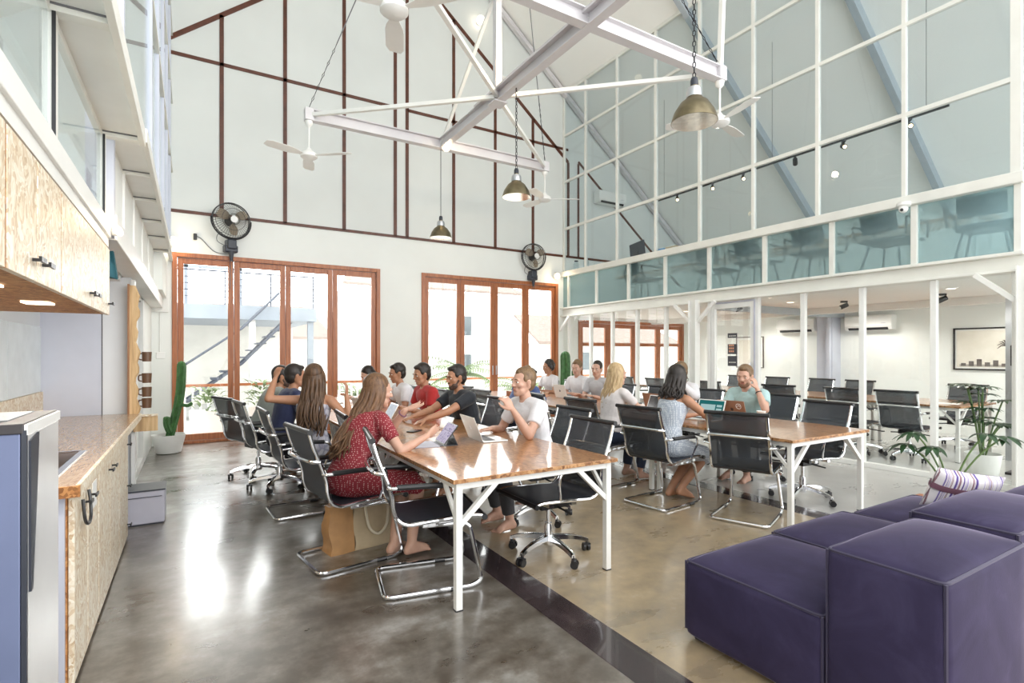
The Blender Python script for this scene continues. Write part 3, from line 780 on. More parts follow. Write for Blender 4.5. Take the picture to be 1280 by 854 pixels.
# ceiling track upstairs with spot heads
tk = thing('track_light_rail', 'black lighting track hung upstairs behind the upper glass panes', 'track', (0,0,0))
MB().box(8.385, 8.415, 2.95, 8.0, 4.66, 4.69).build('rail', M['black'], tk, smooth=0)
m = MB()
for y in (3.2, 5.4, 7.8): m.tube([(8.4,y,4.69),(8.4,y,roof_z(8.4)+.02)], .004, 5)
m.build('hanger_wire', M['cable'], tk)
def track_head(loc, rz, lit, lab, grp):
    r = thing('track_spotlight', lab, 'spotlight', loc, rz, grp)
    MB().box(-.05,.05,-.018,.018,-.03,0).build('adapter', M['black'], r, smooth=0)
    q = Matrix.Translation((.0,0,-.085)) @ Euler((0, radians(115), 0)).to_matrix().to_4x4()
    MB().lathe([(0,-.06),(.035,-.06),(.038,.05),(.034,.06)], 16, M=q).build('barrel', M['black'], r)
    if lit:
        l = bpy.data.lights.new('track_lamp', 'SPOT'); l.energy = TRACK; l.color = (1,.9,.76); l.spot_size = radians(120); l.spot_blend = .8; l.shadow_soft_size = .04
        lo = bpy.data.objects.new('track_lamp', l); COL.objects.link(lo); dv = Euler((0,0,rz)).to_matrix() @ V((sin(radians(115)), 0, cos(radians(115))))
        lo.location = V(loc)+V((0,0,-.085))+dv*.09; lo.rotation_euler = dv.to_track_quat('-Z','Y').to_euler()
    MB().lathe([(.033,.055),(.02,.062),(0,.064)], 16, M=q).build('lens', M['bulb'] if lit else M['white_plastic'], r)
    return r
for i, (y, lit, lab) in enumerate(((7.45,1,'lit track spotlight, furthest left of the four in a row behind the upper glass'), (6.6,1,'lit track spotlight second along the upstairs track'), (5.95,1,'lit track spotlight third along, beside a glass mullion'),
                     (5.0,0,'unlit black track spotlight on the upstairs track next to the dark rafter'), (4.25,1,'lit track spotlight in the pane right of the unlit black one'), (3.4,1,'lit track spotlight at the near end of the upstairs track'))):
    track_head((8.4, y, 4.66), pi+.75 if i != 3 else .5, lit, lab, 'track spotlights upstairs')
for y, x, lab in ((4.65, 9.2, 'small black spotlight under the meeting room ceiling beside the air conditioner'), (3.35, 9.3, 'small black spotlight under the meeting room ceiling before the palm picture'), (5.9, 8.2, 'small black spotlight above the notices on the meeting room door')):
    track_head((x, y, 2.318), pi*.75, 0, lab, 'spotlights in the meeting room')
sc_ = thing('security_camera', 'white dome security camera under the middle rail of the partition', 'camera', (XP-.12, 3.0, 3.2))
MB().lathe([(0,.06),(.07,.055),(.075,.02),(.05,-.005),(0,-.01)], 20).build('mount', M['white_plastic'], sc_)
MB().ell((-.01,0,-.02), .05).build('dome', M['white_plastic'], sc_); MB().ell((-.045,.0,-.035), .02).build('lens', M['black'], sc_)

# framed pictures and notices in the meeting room
def palm_print():
    t = NT('sepia_palm_print'); c = t.coord(); n = t.noise(c, 3, 5, .6)
    sp = t.n('ShaderNodeSeparateXYZ'); t.t.links.new(c, sp.inputs[0])
    col = t.ramp(n, [(.3, (.72,.68,.58)), (.6, (.82,.78,.70)), (.8, (.70,.66,.58))])
    return t.done(t.pbsdf(col, .35))
M['print'] = palm_print(); M['print_dark'] = plain('print_ink', (.14,.12,.11), .5, var=.3, vs=12); M['print_grey'] = plain('print_grey_ink', (.42,.40,.36), .5, var=.2, vs=9); M['mount'] = plain('mount_board', (.86,.86,.83), .6)
pc = thing('framed_picture', 'large black framed sepia print of palm trees on the meeting room wall', 'picture', (XR, 3.55, 1.53), -pi/2)
def frame(r, w, h, fw, mf, mat_in, mount=.06):
    m = MB(); m.box(-w/2,-w/2+fw,-.03,0,-h/2,h/2); m.box(w/2-fw,w/2,-.03,0,-h/2,h/2); m.box(-w/2+fw,w/2-fw,-.03,0,h/2-fw,h/2); m.box(-w/2+fw,w/2-fw,-.03,0,-h/2,-h/2+fw)
    m.build('frame', mf, r, smooth=0)
    MB().box(-w/2+fw,w/2-fw,-.016,-.004,-h/2+fw,h/2-fw).build('mount', M['mount'], r, smooth=0)
    return MB().box(-w/2+mount,w/2-mount,-.019,-.016,-h/2+mount,h/2-mount).build('print', mat_in, r, smooth=0)
p = frame(pc, .98, .74, .025, M['black'], M['print'], .05)
m = MB()
for bx, bz, h in ((.24,-.28,.33),(.37,-.28,.45)):
    m.tube([(bx,-.021,bz),(bx+.01,-.021,bz+h*.5),(bx,-.021,bz+h)], .006, 4)
    for k in range(9):
        a = radians(-15+k*26); L = .13
        m.tube([(bx,-.021,bz+h),(bx+L*.6*cos(a),-.021,bz+h+L*.6*sin(a)+.02),(bx+L*cos(a),-.021,bz+h+L*sin(a)-.02)], [.008,.01,.003], 4)
for k in range(8):
    x = -.38+k*.11; m.box(x, x+.07, -.021, -.0195, -.3, -.3+.05+.09*((k*37)%5)/5)
m.build('palm_ink', M['print_dark'], p, smooth=0)
MB().box(-.4,.42,-.0205,-.019,-.31,-.27).build('ground_ink', M['print_grey'], p, smooth=0)
p2 = thing('framed_picture', 'grey framed picture on the meeting room wall behind the glass door notices', 'picture', (XR, 8.1, 1.48), -pi/2)
frame(p2, .74, .76, .02, M['print_dark'], M['print'], .08)
M['notice_dark'] = plain('dark_notice_card', (.05,.05,.06), .5); M['notice_txt'] = plain('notice_pale_ink', (.8,.78,.72), .5); M['notice_org'] = plain('notice_orange_ink', (.7,.32,.18), .5)
for (z0, z1, lab, mi, rows) in ((1.70,1.775,'narrow dark notice strip, uppermost on the meeting room glass door','notice_txt',1), (1.44,1.60,'dark notice card with orange lettering in the middle on the glass door','notice_org',3), (1.25,1.41,'dark notice card with small yellow mark, lowest on the glass door','notice_txt',1)):
    r = thing('notice_card', lab, 'notice', (XP-.006, 5.43, 0))
    MB().box(-.006,0,-.085,.085,z0,z1).build('card', M['notice_dark'], r, smooth=0)
    m = MB(); h = z1-z0
    for k in range(rows):
        zz = z1-h*(k+.75)/(rows+.4) if rows > 1 else z0+h*.32
        for j in range(4):
            if rows == 3 and j == 3: continue
            m.box(-.0075,-.006, .06-j*.033-.022, .06-j*.033, zz, zz+(.03 if rows == 3 else .014))
    m.build('lettering', M[mi], r, smooth=0)
cs = thing('coat_stand', 'dark slim standing pole beside the orange board at the meeting room end', 'stand', (8.55, 2.35, 0))
MB().box(-.22,.22,-.03,.03,0,.03).build('foot', M['black'], cs, smooth=0); MB().box(-.025,.025,-.02,.02,.03,1.55).build('pole', M['dark_navy'], cs, smooth=0, bevel=.005); MB().box(-.05,.05,-.03,.03,1.3,1.55).build('head', M['black'], cs, smooth=0, bevel=.005)
bd = thing('timber_board', 'tall reddish timber board standing in the meeting room corner', 'board', (9.6, 2.66, 0))
MB().box(-.12,.12,-.03,.03,0,2.14).build('board', M['orange_wood'], bd, smooth=0, bevel=.005); MB().box(-.15,-.122,-.035,.035,0,2.2).build('edge', M['steel'], bd, smooth=0)

# ------------------------------------------------------------------ kitchen
FX = -.44
uc = thing('overhead_cabinet', 'long strand board overhead cabinet row with small black handles', 'cabinet', (0,0,0))
Y0c, Y1c = 1.2, 4.05
m = MB(); m.box(-1.145, FX-.022, Y0c, Y1c, 1.69, 1.705, 1); m.box(-1.145, FX-.022, Y0c, Y1c, 2.06, 2.08); m.box(-1.145, FX-.022, Y1c-.02, Y1c, 1.705, 2.06); m.box(-1.145, FX-.022, Y0c, Y0c+.02, 1.705, 2.06); m.box(-1.145,-1.125,Y0c+.02,Y1c-.02,1.705,2.06)
m.build('carcass', [M['osb_edge'], M['osb_under']], uc, smooth=0)
seams = [1.3, 1.96, 2.30, 2.67, 3.39, 3.74, 4.05]
for y in (1.96, 2.67): MB().box(FX-.019, FX-.002, y-.0085, y+.0085, 1.686, 2.084).build('door_edge', M['osb_edge'], uc, smooth=0)
for y in (2.30, 3.39, 3.74): MB().box(FX-.019, FX-.008, y-.0039, y+.0039, 1.686, 2.084).build('door_gap', M['black'], uc, smooth=0)
for i in range(len(seams)-1):
    a, b = seams[i]+(.009 if i in (1,3) else .004), seams[i+1]-(.009 if i in (0,2) else .004)
    d = MB().box(FX-.02, FX, a, b, 1.685, 2.085).build('door', M['osb'], uc, smooth=0, bevel=.002)
    y = b-.06 if i % 2 else a+.06
    if i == 0: y = b-.3
    h = MB(); h.box(FX, FX+.03, y-.004, y+.004, 1.745, 1.755); h.box(FX+.022, FX+.03, y-.035, y+.035, 1.742, 1.758)
    h.build('handle', M['black'], d, smooth=0)
hd = thing('range_hood', 'dark recessed range hood in the underside of the overhead cabinets', 'hood', (0,0,0))
m = MB(); m.box(-1.05,-.7,2.35,3.0,1.66,1.689); m.build('rim', M['osb_edge'], hd, smooth=0); MB().box(-1.02,-.73,2.4,2.95,1.655,1.66).build('filter', M['black'], hd, smooth=0)
for (x, y) in ((-.62, 2.45), (-.62, 3.25)):
    l = bpy.data.lights.new('under_cabinet_lamp', 'AREA'); l.energy = 7; l.size = .1; l.color = (1,.93,.82)
    lo = bpy.data.objects.new('under_cabinet_lamp', l); COL.objects.link(lo); lo.location = (x, y, 1.675)
    o = MB().box(x-.05, x+.05, y-.06, y+.06, 1.681, 1.689).build('cabinet_light', M['bulb_soft'], smooth=0); tag(o, 'flat white cabinet light under the overhead cabinets, %s' % ('closer to the hood' if y < 3 else 'closer to the far end'), 'light', 'flat lights under the cabinets')
tw = thing('cloth', 'dark teal cloth hanging on the cabinet end, past the last overhead door', 'cloth', (-.465, 4.2, 0))
rows = []
for i in range(7):
    z = 2.10 - .165*i/6; wd = .03+.022*i/6
    rows.append([V((-wd, .03*sin(i)+.0, z)), V((-wd*.3,-.045,z)), V((wd*.4,-.015,z)), V((wd,-.03,z-.015*i/6)), V((wd,.02,z)), V((-wd*.3,.05,z))])
MB().rings(rows).build('drape', M['teal_cloth'], tw, smooth=80)
bs = MB().box(-1.15, -1.13, 1.0, 6.1, .89, 1.115).build('splash_board', M['osb'], smooth=0); tag(bs, 'low strand board splash strip along the kitchen wall', 'board')
for i, (a, b) in enumerate(((-1.0, 3.3), (3.32, 5.1), (5.115, 6.09))):
    o = MB().box(-1.15, -1.142, a, b, 1.12, 1.68).build('splash_glass', plain('teal_white_splash_%d' % i, (.74,.80,.80), .12), smooth=0)
    tag(o, ('pale glass splash panel nearest the stove', 'wider pale glass splash panel in the middle', 'pale teal glass splash panel next to the grey end wall')[i], 'panel', 'glass splash panels')

ct = thing('countertop', 'long wooden kitchen countertop with a cut-out for the sink', 'countertop', (0,0,0))
m = MB(); zt0, zt1 = .845, .89; SX0, SX1, SY0, SY1 = -1.0, -.55, 3.02, 3.86
m.box(-1.128, SX0, 2.88, 6.07, zt0, zt1); m.box(SX1, FX+.012, 2.88, 6.0, zt0, zt1); m.box(SX0, SX1, 2.88, SY0, zt0, zt1); m.box(SX0, SX1, SY1, 6.07, zt0, zt1)
m.build('top', M['counter'], ct, smooth=0, bevel=.003)
MB().box(FX+.012, FX+.028, 2.88, 6.0, zt0-.003, zt1+.001).build('front_edge', M['osb'], ct, smooth=0)
MB().box(-1.12, FX+.028, 2.862, 2.88, zt0-.003, zt1).build('end_edge', M['osb_edge'], ct, smooth=0)
sk = thing('sink', 'steel sink sunk into the wooden counter beside the tall appliance', 'sink', (0,0,0))
m = MB(); m.box(SX0+.002, SX1-.002, SY0+.002, SY1-.002, .70, .71); m.box(SX0+.002, SX0+.01, SY0+.002, SY1-.002, .71, .888); m.box(SX1-.01, SX1-.002, SY0+.002, SY1-.002, .71, .888); m.box(SX0+.01, SX1-.01, SY0+.002, SY0+.01, .71, .888); m.box(SX0+.01, SX1-.01, SY1-.01, SY1-.002, .71, .888)
m.build('basin', M['steel'], sk, smooth=0)
m = MB(); m.box(SX1-.005, SX1+.025, SY0, SY1, .89, .896); m.box(SX0-.02, SX0+.005, SY0, SY1, .89, .896); m.box(SX0, SX1, SY1-.005, SY1+.02, .89, .896)
m.build('rim', M['chrome'], sk, smooth=0)
MB().tube(fillet([(-1.06,3.5,.89),(-1.06,3.5,1.15),(-.86,3.5,1.15),(-.86,3.5,1.08)], .07), .013, 8).build('faucet', M['chrome'], sk)
bc = None
for i, (a, b, lab) in enumerate(((2.93, 3.62, 'strand board base cabinet nearest the tall steel appliance, with a black hook handle'), (3.625, 4.54, 'strand board base cabinet in the middle under the wooden counter'), (4.545, 5.12, 'strand board base cabinet at the far end by the grey step box'))):
    r = thing('base_cabinet', lab, 'cabinet', (0,0,0), group='base cabinets under the counter')
    m = MB(); m.box(-1.12, FX-.024, a, b, .0, .02); m.box(-1.12, FX-.024, a, a+.02, .02, .84); m.box(-1.12, FX-.024, b-.02, b, .02, .84); m.box(-1.12,-1.1,a+.02,b-.02,.02,.84)
    m.build('carcass', M['osb_edge'], r, smooth=0)
    n = 2 if i < 2 else 1
    for k in range(n):
        ya, yb = a+(b-a)*k/n+.006, a+(b-a)*(k+1)/n-.006
        d = MB().box(FX-.022, FX, ya, yb, .02, .835).build('door', M['osb'], r, smooth=0, bevel=.002)
        y = yb-.07 if k == 0 else ya+.07; z = .74
        h = MB(); h.box(FX, FX+.03, y-.004, y+.004, z, z+.01); h.box(FX+.022, FX+.03, y-.035, y+.035, z-.002, z+.012)
        if i == 2:
            for zz in (.42, .12): h.box(FX, FX+.03, y-.004, y+.004, zz, zz+.01); h.box(FX+.022, FX+.03, y-.03, y+.03, zz-.002, zz+.012)
        h.build('handle', M['black'], d, smooth=0)
    if i == 0:
        MB().tube(spline([(FX+.012,3.05,.79),(FX+.02,3.05,.70),(FX+.025,3.10,.665),(FX+.025,3.17,.68),(FX+.02,3.2,.74),(FX+.012,3.21,.80)]), .007, 6).build('hook', M['black'], r)
        MB().box(-1.11, FX-.03, 2.9, 2.926, 0, .84).build('side_panel', M['grey_panel'], r, smooth=0)
sl = thing('slip_of_paper', 'white paper slip taped to the base cabinet front under the counter edge', 'paper', (0,0,0)); MB().box(FX, FX+.003, 3.40, 3.52, .66, .79).build('sheet', M['white_plastic'], sl, smooth=0)
sb = thing('step_box', 'low grey lavender box standing on the floor past the counter end', 'box', (-.42, 5.55, 0))
m = MB(); m.box(-.22,.21,-.14,.16,.012,.285); m.build('body', M['grey_box'], sb, smooth=0, bevel=.008)
MB().box(-.225,.215,-.145,.165,.285,.297).build('lid', M['dark_navy'], sb, smooth=0); MB().box(-.21,.20,-.13,.15,0,.012).build('plinth', M['dark_navy'], sb, smooth=0)
MB().box(-.20,.19,-.146,-.14,.235,.24).build('seam', M['dark_navy'], sb, smooth=0)

# tall stainless appliance in the near corner
ap = thing('glass_washer', 'tall stainless steel kitchen appliance with dark top at the left edge', 'appliance', (0,0,0))
X1a, Ya, Yb, Za = -.42, 2.06, 2.5, 1.245
MB().box(-1.0, X1a-.012, Ya, Yb, .02, Za-.03).build('body', plain('blue_grey_brushed_steel', (.17,.205,.34), .4, .35, var=.12, vs=2), ap, smooth=0, bevel=.004)
MB().box(X1a-.011, X1a, Ya+.013, Yb, .03, Za-.035).build('front_door', plain('bright_steel', (.95,.95,.95), .22, .45, var=.05, vs=2), ap, smooth=0, bevel=.004)
MB().box(X1a-.010, X1a+.002, Ya-.002, Ya+.012, .02, Za-.02).build('corner_trim', M['dark_navy'], ap, smooth=0)
MB().prism([(X1a, Ya+.03, 1.19),(X1a, Ya+.13, 1.205),(X1a, Ya+.10, 1.0),(X1a, Ya+.055, .74),(X1a, Ya+.03, .74)], (.006,0,0)).build('dark_grip', M['dark_navy'], ap, smooth=0)
m = MB(); m.box(-1.0, X1a-.005, Ya-.003, Yb, Za-.03, Za); m.build('top', plain('dark_grey_top', (.05,.046,.05), .55), ap, smooth=0, bevel=.003)
MB().box(-.60,-.48,Ya+.09,Yb-.04,Za,Za+.003).build('glass_strip', plain('grey_top_glass', (.16,.19,.21), .4), ap, smooth=0)
MB().box(-.62,-.605,Ya,Yb,Za,Za+.006).build('top_rail', M['chrome'], ap, smooth=0); MB().box(-.655,-.625,Ya,Yb,Za,Za+.004).build('top_slot', M['black'], ap, smooth=0); MB().box(-.70,-.66,Ya,Yb,Za,Za+.008).build('top_rail', M['chrome'], ap, smooth=0)
MB().box(-.57,-.49,Ya+.015,Ya+.08,Za,Za+.004).build('button_pad', M['black'], ap, smooth=0)
MB().box(X1a-.004, X1a+.004, Ya, Yb+.004, Za-.034, Za-.004).build('front_edge', M['white_plastic'], ap, smooth=0)

# live edge mug board on the wall end
wbd = thing('mug_board', 'rough pale timber board with live edge standing on the counter end', 'board', (-.475, 6.0, 0))
rows = []
for i in range(26):
    z = .89+1.19*i/25; wob = .012*sin(i*1.7)+.010*sin(i*.63+1)
    rows.append([V((-.03,.0,z)), V((-.03,.045,z)), V((.02+wob,.05,z)), V((.035+wob,.02,z)), V((.02+wob,.0,z))])
MB().rings(rows).build('plank', M['oak'], wbd, smooth=0)
MB().box(-.045,-.03,-.01,.05,.89,2.09).build('bark_edge', M['brown_wood'], wbd, smooth=0)
for i, z in enumerate((1.42, 1.22, 1.09, .985)):
    r = thing('mug', ('topmost brown mug hanging on the timber mug board', 'second brown mug from the top on the mug board', 'third brown mug down on the mug board', 'lowest brown mug on the mug board, just above the counter')[i], 'mug', (-.375, 6.03, z), 0, 'brown mugs on the board')
    MB().lathe([(.0,-.045),(.036,-.045),(.04,.045),(.034,.045),(.03,-.035),(0,-.035)], 18).build('body', M['mauve_wood'], r)
    MB().tube(spline([(-.036,0,.03),(-.062,0,.02),(-.062,0,-.02),(-.036,0,-.03)]), .006, 6).build('handle', M['mauve_wood'], r)
    r2 = MB().tube([(-.44,6.035,z+.03),(-.40,6.035,z+.025)], .005, 6).build('peg', M['oak'], wbd); r2.location = (.475,-6.0,0)
lb = thing('wooden_ledge', 'small pale wooden bracket shelf at the far counter end', 'shelf', (-.38, 6.05, .72)); MB().box(-.1,.09,-.02,.02,0,.14).build('panel', M['oak'], lb, smooth=0)
MB().box(-.1,.09,-.04,.04,.14,.155).build('top', M['osb'], lb, smooth=0)
# ------------------------------------------------------------------ chairs
PROF = spline([(-.405,.945),(-.372,.83),(-.325,.71),(-.292,.61),(-.283,.53),(-.255,.465),(-.19,.432),(-.08,.438),(.08,.447),(.22,.452),(.272,.438)], 5)
PROF = [(p.x, p.y) for p in [V((a[0], a[1], 0)) for a in PROF]]
SPL = next(i for i, p in enumerate(PROF) if p[1] < .475 and i > 10)
def sling(name, pts, hw, mat, parent, th=.008):
    m = MB(); rows = []
    n = len(pts)
    for i, (x, z) in enumerate(pts):
        a = pts[max(i-1,0)]; b = pts[min(i+1,n-1)]; d = V((b[0]-a[0], 0, b[1]-a[1])).normalized(); nr = V((-d.z, 0, d.x))
        c = V((x, 0, z)); row = []
        for y in (-hw, -hw*.5, 0, hw*.5, hw): row.append(c + V((0,y,0)) + nr*th/2)
        for y in (hw, hw*.5, 0, -hw*.5, -hw): row.append(c + V((0,y,0)) - nr*th/2)
        rows.append(row)
    m.rings(rows); return m.build(name, mat, parent)
def chair(kind):
    r = thing('office_chair' if kind == 'swivel' else 'cantilever_chair', '', 'chair')
    sling('backrest', PROF[1:SPL+1], .232, M['back_mesh'], r); sling('seat', PROF[SPL:-1], .232, M['seat_mesh'], r, .014)
    for s in (-1, 1):
        MB().tube([(x, s*.243, z) for x, z in PROF], .0125, 8, flat=1.0).build('side_frame', M['chrome'], r)
    m = MB(); m.tube([(-.405,-.235,.945),(-.405,.235,.945)], .017, 10); m.tube([(-.405,-.262,.945),(-.405,-.235,.945)], .018, 10, mi=1); m.tube([(-.405,.235,.945),(-.405,.262,.945)], .018, 10, mi=1)
    m.build('top_roller', [M['black'], M['chrome']], r)
    m = MB(); m.tube([(.272,-.235,.438),(.272,.235,.438)], .016, 10); m.tube([(.272,-.262,.438),(.272,-.235,.438)], .018, 10, mi=1); m.tube([(.272,.235,.438),(.272,.262,.438)], .018, 10, mi=1)
    m.build('front_roller', [M['black'], M['chrome']], r)
    m = MB(); m.tube(spline([(-.335,-.243,.745),(-.385,-.225,.752),(-.408,-.12,.756),(-.412,0,.757),(-.408,.12,.756),(-.385,.225,.752),(-.335,.243,.745)], 4), .014, 8)
    m.build('back_stretcher', M['chrome'], r)
    m = MB(); m.box(-.07,-.03,-.235,.235,.405,.43); m.box(.12,.16,-.235,.235,.41,.435)
    if kind == 'cantilever': m.box(-.10,.17,-.19,-.16,.392,.412); m.box(-.10,.17,.16,.19,.392,.412)
    m.build('under_seat_bars', M['chrome'], r, smooth=0)
    for s in (-1, 1):
        p = fillet([(-.315,s*.243,.66),(-.31,s*.295,.668),(.10,s*.295,.655),(.115,s*.285,.58),(.075,s*.25,.452)], .05, 5)
        a = MB().tube(p, .0105, 8).build('armrest', M['chrome'], r)
        MB().tube(fillet([(-.27,s*.295,.672),(-.05,s*.295,.668),(.055,s*.295,.661)], .03, 3), .0175, 8).build('arm_pad', M['black'], a)
    if kind == 'cantilever':
        half = [(-.10,.175,.395),(.19,.195,.395),(.262,.225,.04),(.256,.232,.0145),(.2,.235,.0145),(-.30,.238,.0145)]
        full = half + [(-.335,.21,.0145)] + [(-.335,-.21,.0145)] + [(x,-y,z) for x,y,z in reversed(half)]
        p = fillet([full[0], full[1], full[2], full[4], (-.335,.238,.0145), (-.335,-.238,.0145), (.2,-.235,.0145), full[-3], full[-2], full[-1]], .055, 5)
        MB().tube(p, .0135, 8).build('sled_base', M['chrome'], r)
        for s in (-1, 1): MB().tube([(.06,s*.236,.0125),(.13,s*.236,.0125)], .0125*1.25, 8).build('floor_glide', M['black'], r)
    else:
        m = MB(); m.box(-.12,.12,-.09,.09,.352,.405); m.tube([(.03,-.08,.36),(.05,-.22,.345),(.06,-.3,.34)], .008, 6); m.tube([(-.02,.08,.36),(-.02,.22,.35)], .008, 6)
        m.ell((.06,-.31,.34),(.04,.02,.01)); m.build('tilt_mechanism', M['black'], r, smooth=0)
        m = MB(); m.lathe([(.0,.09),(.032,.09),(.032,.20),(.026,.22),(.026,.23),(.0155,.232),(.0155,.36),(0,.36)], 16)
        m.build('gas_lift', M['chrome'], r)
        m = MB(); m.lathe([(0,.075),(.038,.075),(.045,.10),(.04,.145),(.0,.15)], 18)
        for k in range(5):
            R = Matrix.Rotation(2*pi*k/5+.3, 4, 'Z'); rows = []
            for i in range(7):
                t = i/6; x = .03+.27*t; z = .125 - .01*t - .035*t**3; hw = .026-.010*t; hh = .017-.006*t
                rows.append([V((x,-hw,z-hh)),V((x,hw,z-hh)),V((x,hw*.8,z+hh)),V((x,0,z+hh*1.25)),V((x,-hw*.8,z+hh))])
            m.rings(rows, M=R)
        m.build('star_base', M['chrome'], r, smooth=50)
        for k in range(5):
            R = Matrix.Rotation(2*pi*k/5+.3, 4, 'Z') @ Matrix.Translation((.292,0,0)) @ Matrix.Rotation(.8*k, 4, 'Z')
            m = MB(); m.tube([(0,0,.05),(0,0,.085)], .010, 8, M=R, mi=1)
            for s in (-1, 1): m.tube([(.012,s*.008,.027),(.012,s*.026,.027)], .027, 14, M=R)
            m.box(-.008,.024,-.028,.028,.04,.056, M=R)
            m.build('caster', [M['black'], M['chrome']], r)
    return r
cant = chair('cantilever'); swiv = chair('swivel'); uc_, us_ = [], []
CH = {}
def put_chair(key, kind, x, y, deg, label, z=0):
    CH[key] = (x, y, radians(deg))
    o = place(cant if kind == 'c' else swiv, uc_ if kind == 'c' else us_, (x, y, z), radians(deg), label, 'office chairs at the work tables')
    return o
# left side of the first table row
put_chair('L1','c',1.33,3.20,-11,'empty chrome cantilever chair with black mesh, nearest the camera')
put_chair('L2','c',1.0,3.86,8,'cantilever chair under the woman in the red dress, tote bag below it')
put_chair('Lx','c',1.46,4.50,-4,'empty turned cantilever chair between the red dress woman and the grey tank top woman')
put_chair('L3','c',.93,5.20,3,'cantilever chair under the woman in the grey marbled tank top')
put_chair('L4','s',.80,6.22,8,'swivel chair under the man in the navy shirt')
put_chair('L5','s',.66,6.92,20,'black swivel chair by the timber doors, under the man in the grey shirt')
# right side of the first row
put_chair('R1','s',2.20,3.14,180,'empty swivel chair at the near right corner of the closest table')
put_chair('R2','s',2.60,3.88,180,'chair under the man in the white t-shirt holding a cup')
put_chair('R3','s',2.56,5.15,184,'chair under the man in the black t-shirt')
put_chair('R4','s',2.55,6.05,180,'chair under the man in the red shirt')
put_chair('R5','s',2.55,6.85,180,'chair under the person hidden behind the red dress woman')
put_chair('R6','s',2.5,7.75,180,'chair under the woman in the red sleeveless top')
# second row, left side
put_chair('A1','c',4.28,2.98,21,'empty cantilever chair at the near end of the right hand table row')
put_chair('A2','c',3.97,3.68,6,'cantilever chair under the woman in the pale patterned dress')
put_chair('A3','c',4.02,4.58,2,'cantilever chair under the blonde woman')
put_chair('A4','s',4.05,5.45,-8,'empty chair between the blonde woman and the hunched man in blue')
put_chair('A5','c',3.78,6.42,0,'chair under the hunched man in the blue shirt')
put_chair('A6','s',3.95,7.35,5,'empty chair behind the hunched man in blue, towards the windows')
put_chair('A7','s',3.75,8.35,-6,'empty chair at the far end of the second row, before the right timber doors')
# second row, right side
put_chair('B1','s',5.20,3.02,176,'empty swivel chair at the near end of the right row, backing onto the glass partition')
put_chair('B2','s',5.72,3.85,180,'chair under the man in the mint t-shirt')
put_chair('B3','s',5.75,4.9,180,'chair under the person drinking behind the dark haired woman')
put_chair('B4','s',5.72,5.7,184,'empty chair between the drinking person and the young man in grey')
put_chair('B5','s',5.62,6.45,180,'chair under the young man in grey beside the blonde woman')
put_chair('B6','s',5.68,7.05,180,'chair under the blond young man in white by the partition')
put_chair('B7','s',5.66,7.85,180,'chair under the woman with headphones and a white laptop')
# meeting room row
for i, (x, y, a, k, lab) in enumerate(((8.42,3.40,0,'s','meeting room chair seen from behind, first from the plant end'), (8.40,4.05,-4,'s','meeting room chair seen from behind, second from the plant end'),
    (8.3,5.05,10,'c','meeting room chair behind the mint t-shirt man, its back turned to the hall'), (8.3,6.3,0,'s','meeting room chair next to the glass door, on the hall side of the table'), (8.3,7.6,6,'c','pale looking meeting room chair far back by the windows, on the hall side'), (8.3,8.45,0,'c','meeting room chair at the very back corner by the timber windows, hall side'),
    (10.15,3.46,180,'s','meeting room chair facing us beneath the framed palm picture'), (10.15,5.05,180,'s','meeting room chair facing us beside the grey pillar'), (10.2,5.8,176,'c','meeting room chair facing us below the second air conditioner'), (10.15,6.65,182,'s','meeting room chair facing us just right of the mint t-shirt man head'),
    (10.15,7.6,180,'c','meeting room chair facing us beneath the grey framed picture'))):
    put_chair('M%d' % i, k, x, y, a, lab)

# ------------------------------------------------------------------ tables
def table():
    r = thing('work_table', '', 'table'); w, l = 1.2, 1.52
    m = MB(); m.box(-w/2, w/2, 0, l, .725, .75); o = m.build('tabletop', [M['table']], r, smooth=0, bevel=.002)
    e = MB(); e.box(-w/2-.0015, w/2+.0015, -.0015, l+.0015, .7265, .7475); e.build('edge_band', M['table_edge'], r, smooth=0)
    xi, y0, y1 = w/2-.05, .05, l-.05
    fr = MB()
    for y in (y0, y1): fr.box(-xi+.02, xi-.02, y-.018, y+.018, .685, .724)
    for x in (-xi, xi): fr.box(x-.018, x+.018, y0+.02, y1-.02, .685, .724)
    fr.build('frame', M['white_paint'], r, smooth=0)
    for x in (-xi, xi):
        for y in (y0, y1):
            g = MB().box(x-.02, x+.02, y-.02, y+.02, .006, .724).build('leg', M['white_paint'], r, smooth=0, bevel=.002)
            MB().box(x-.022, x+.022, y-.022, y+.022, 0, .006).build('foot_pad', M['black'], g, smooth=0)
            sx = 1 if x < 0 else -1; sy = 1 if y < 1 else -1
            MB().bar((x, y, .47), (x+sx*.25, y, .70), .03, .03).build('brace', M['white_paint'], r, smooth=0)
            MB().bar((x, y+sy*.01, .50), (x, y+sy*.2, .70), .022, .022).build('brace', M['white_paint'], r, smooth=0)
    return r
tb = table(); ut = []
TG = 'work tables with white steel legs'
for i, lab in enumerate(('work table closest to the camera, with the silver laptop and tablet on it', 'second work table of the left row, before the man in the black t-shirt', 'third work table of the left row, by the man in the red shirt', 'last work table of the left row, nearest the left timber doors')):
    place(tb, ut, (1.83, 2.665+i*1.53, 0), 0, lab, TG)
for i, lab in enumerate(('near work table of the right row with bare front end and white cup', 'second work table of the right row, before the blonde woman', 'third work table of the right row, before the hunched man in blue', 'last work table of the right row, with the small wooden box')):
    place(tb, ut, (4.73, 2.475+i*1.53, 0), 0, lab, TG)
for i, lab in enumerate(('meeting room table at the near end beside the potted plant', 'second meeting room table, behind the mint t-shirt man', 'third meeting room table, behind the glass door', 'last meeting room table, by the timber windows')):
    place(tb, ut, (9.22, 2.9+i*1.53, 0), 0, lab, TG)

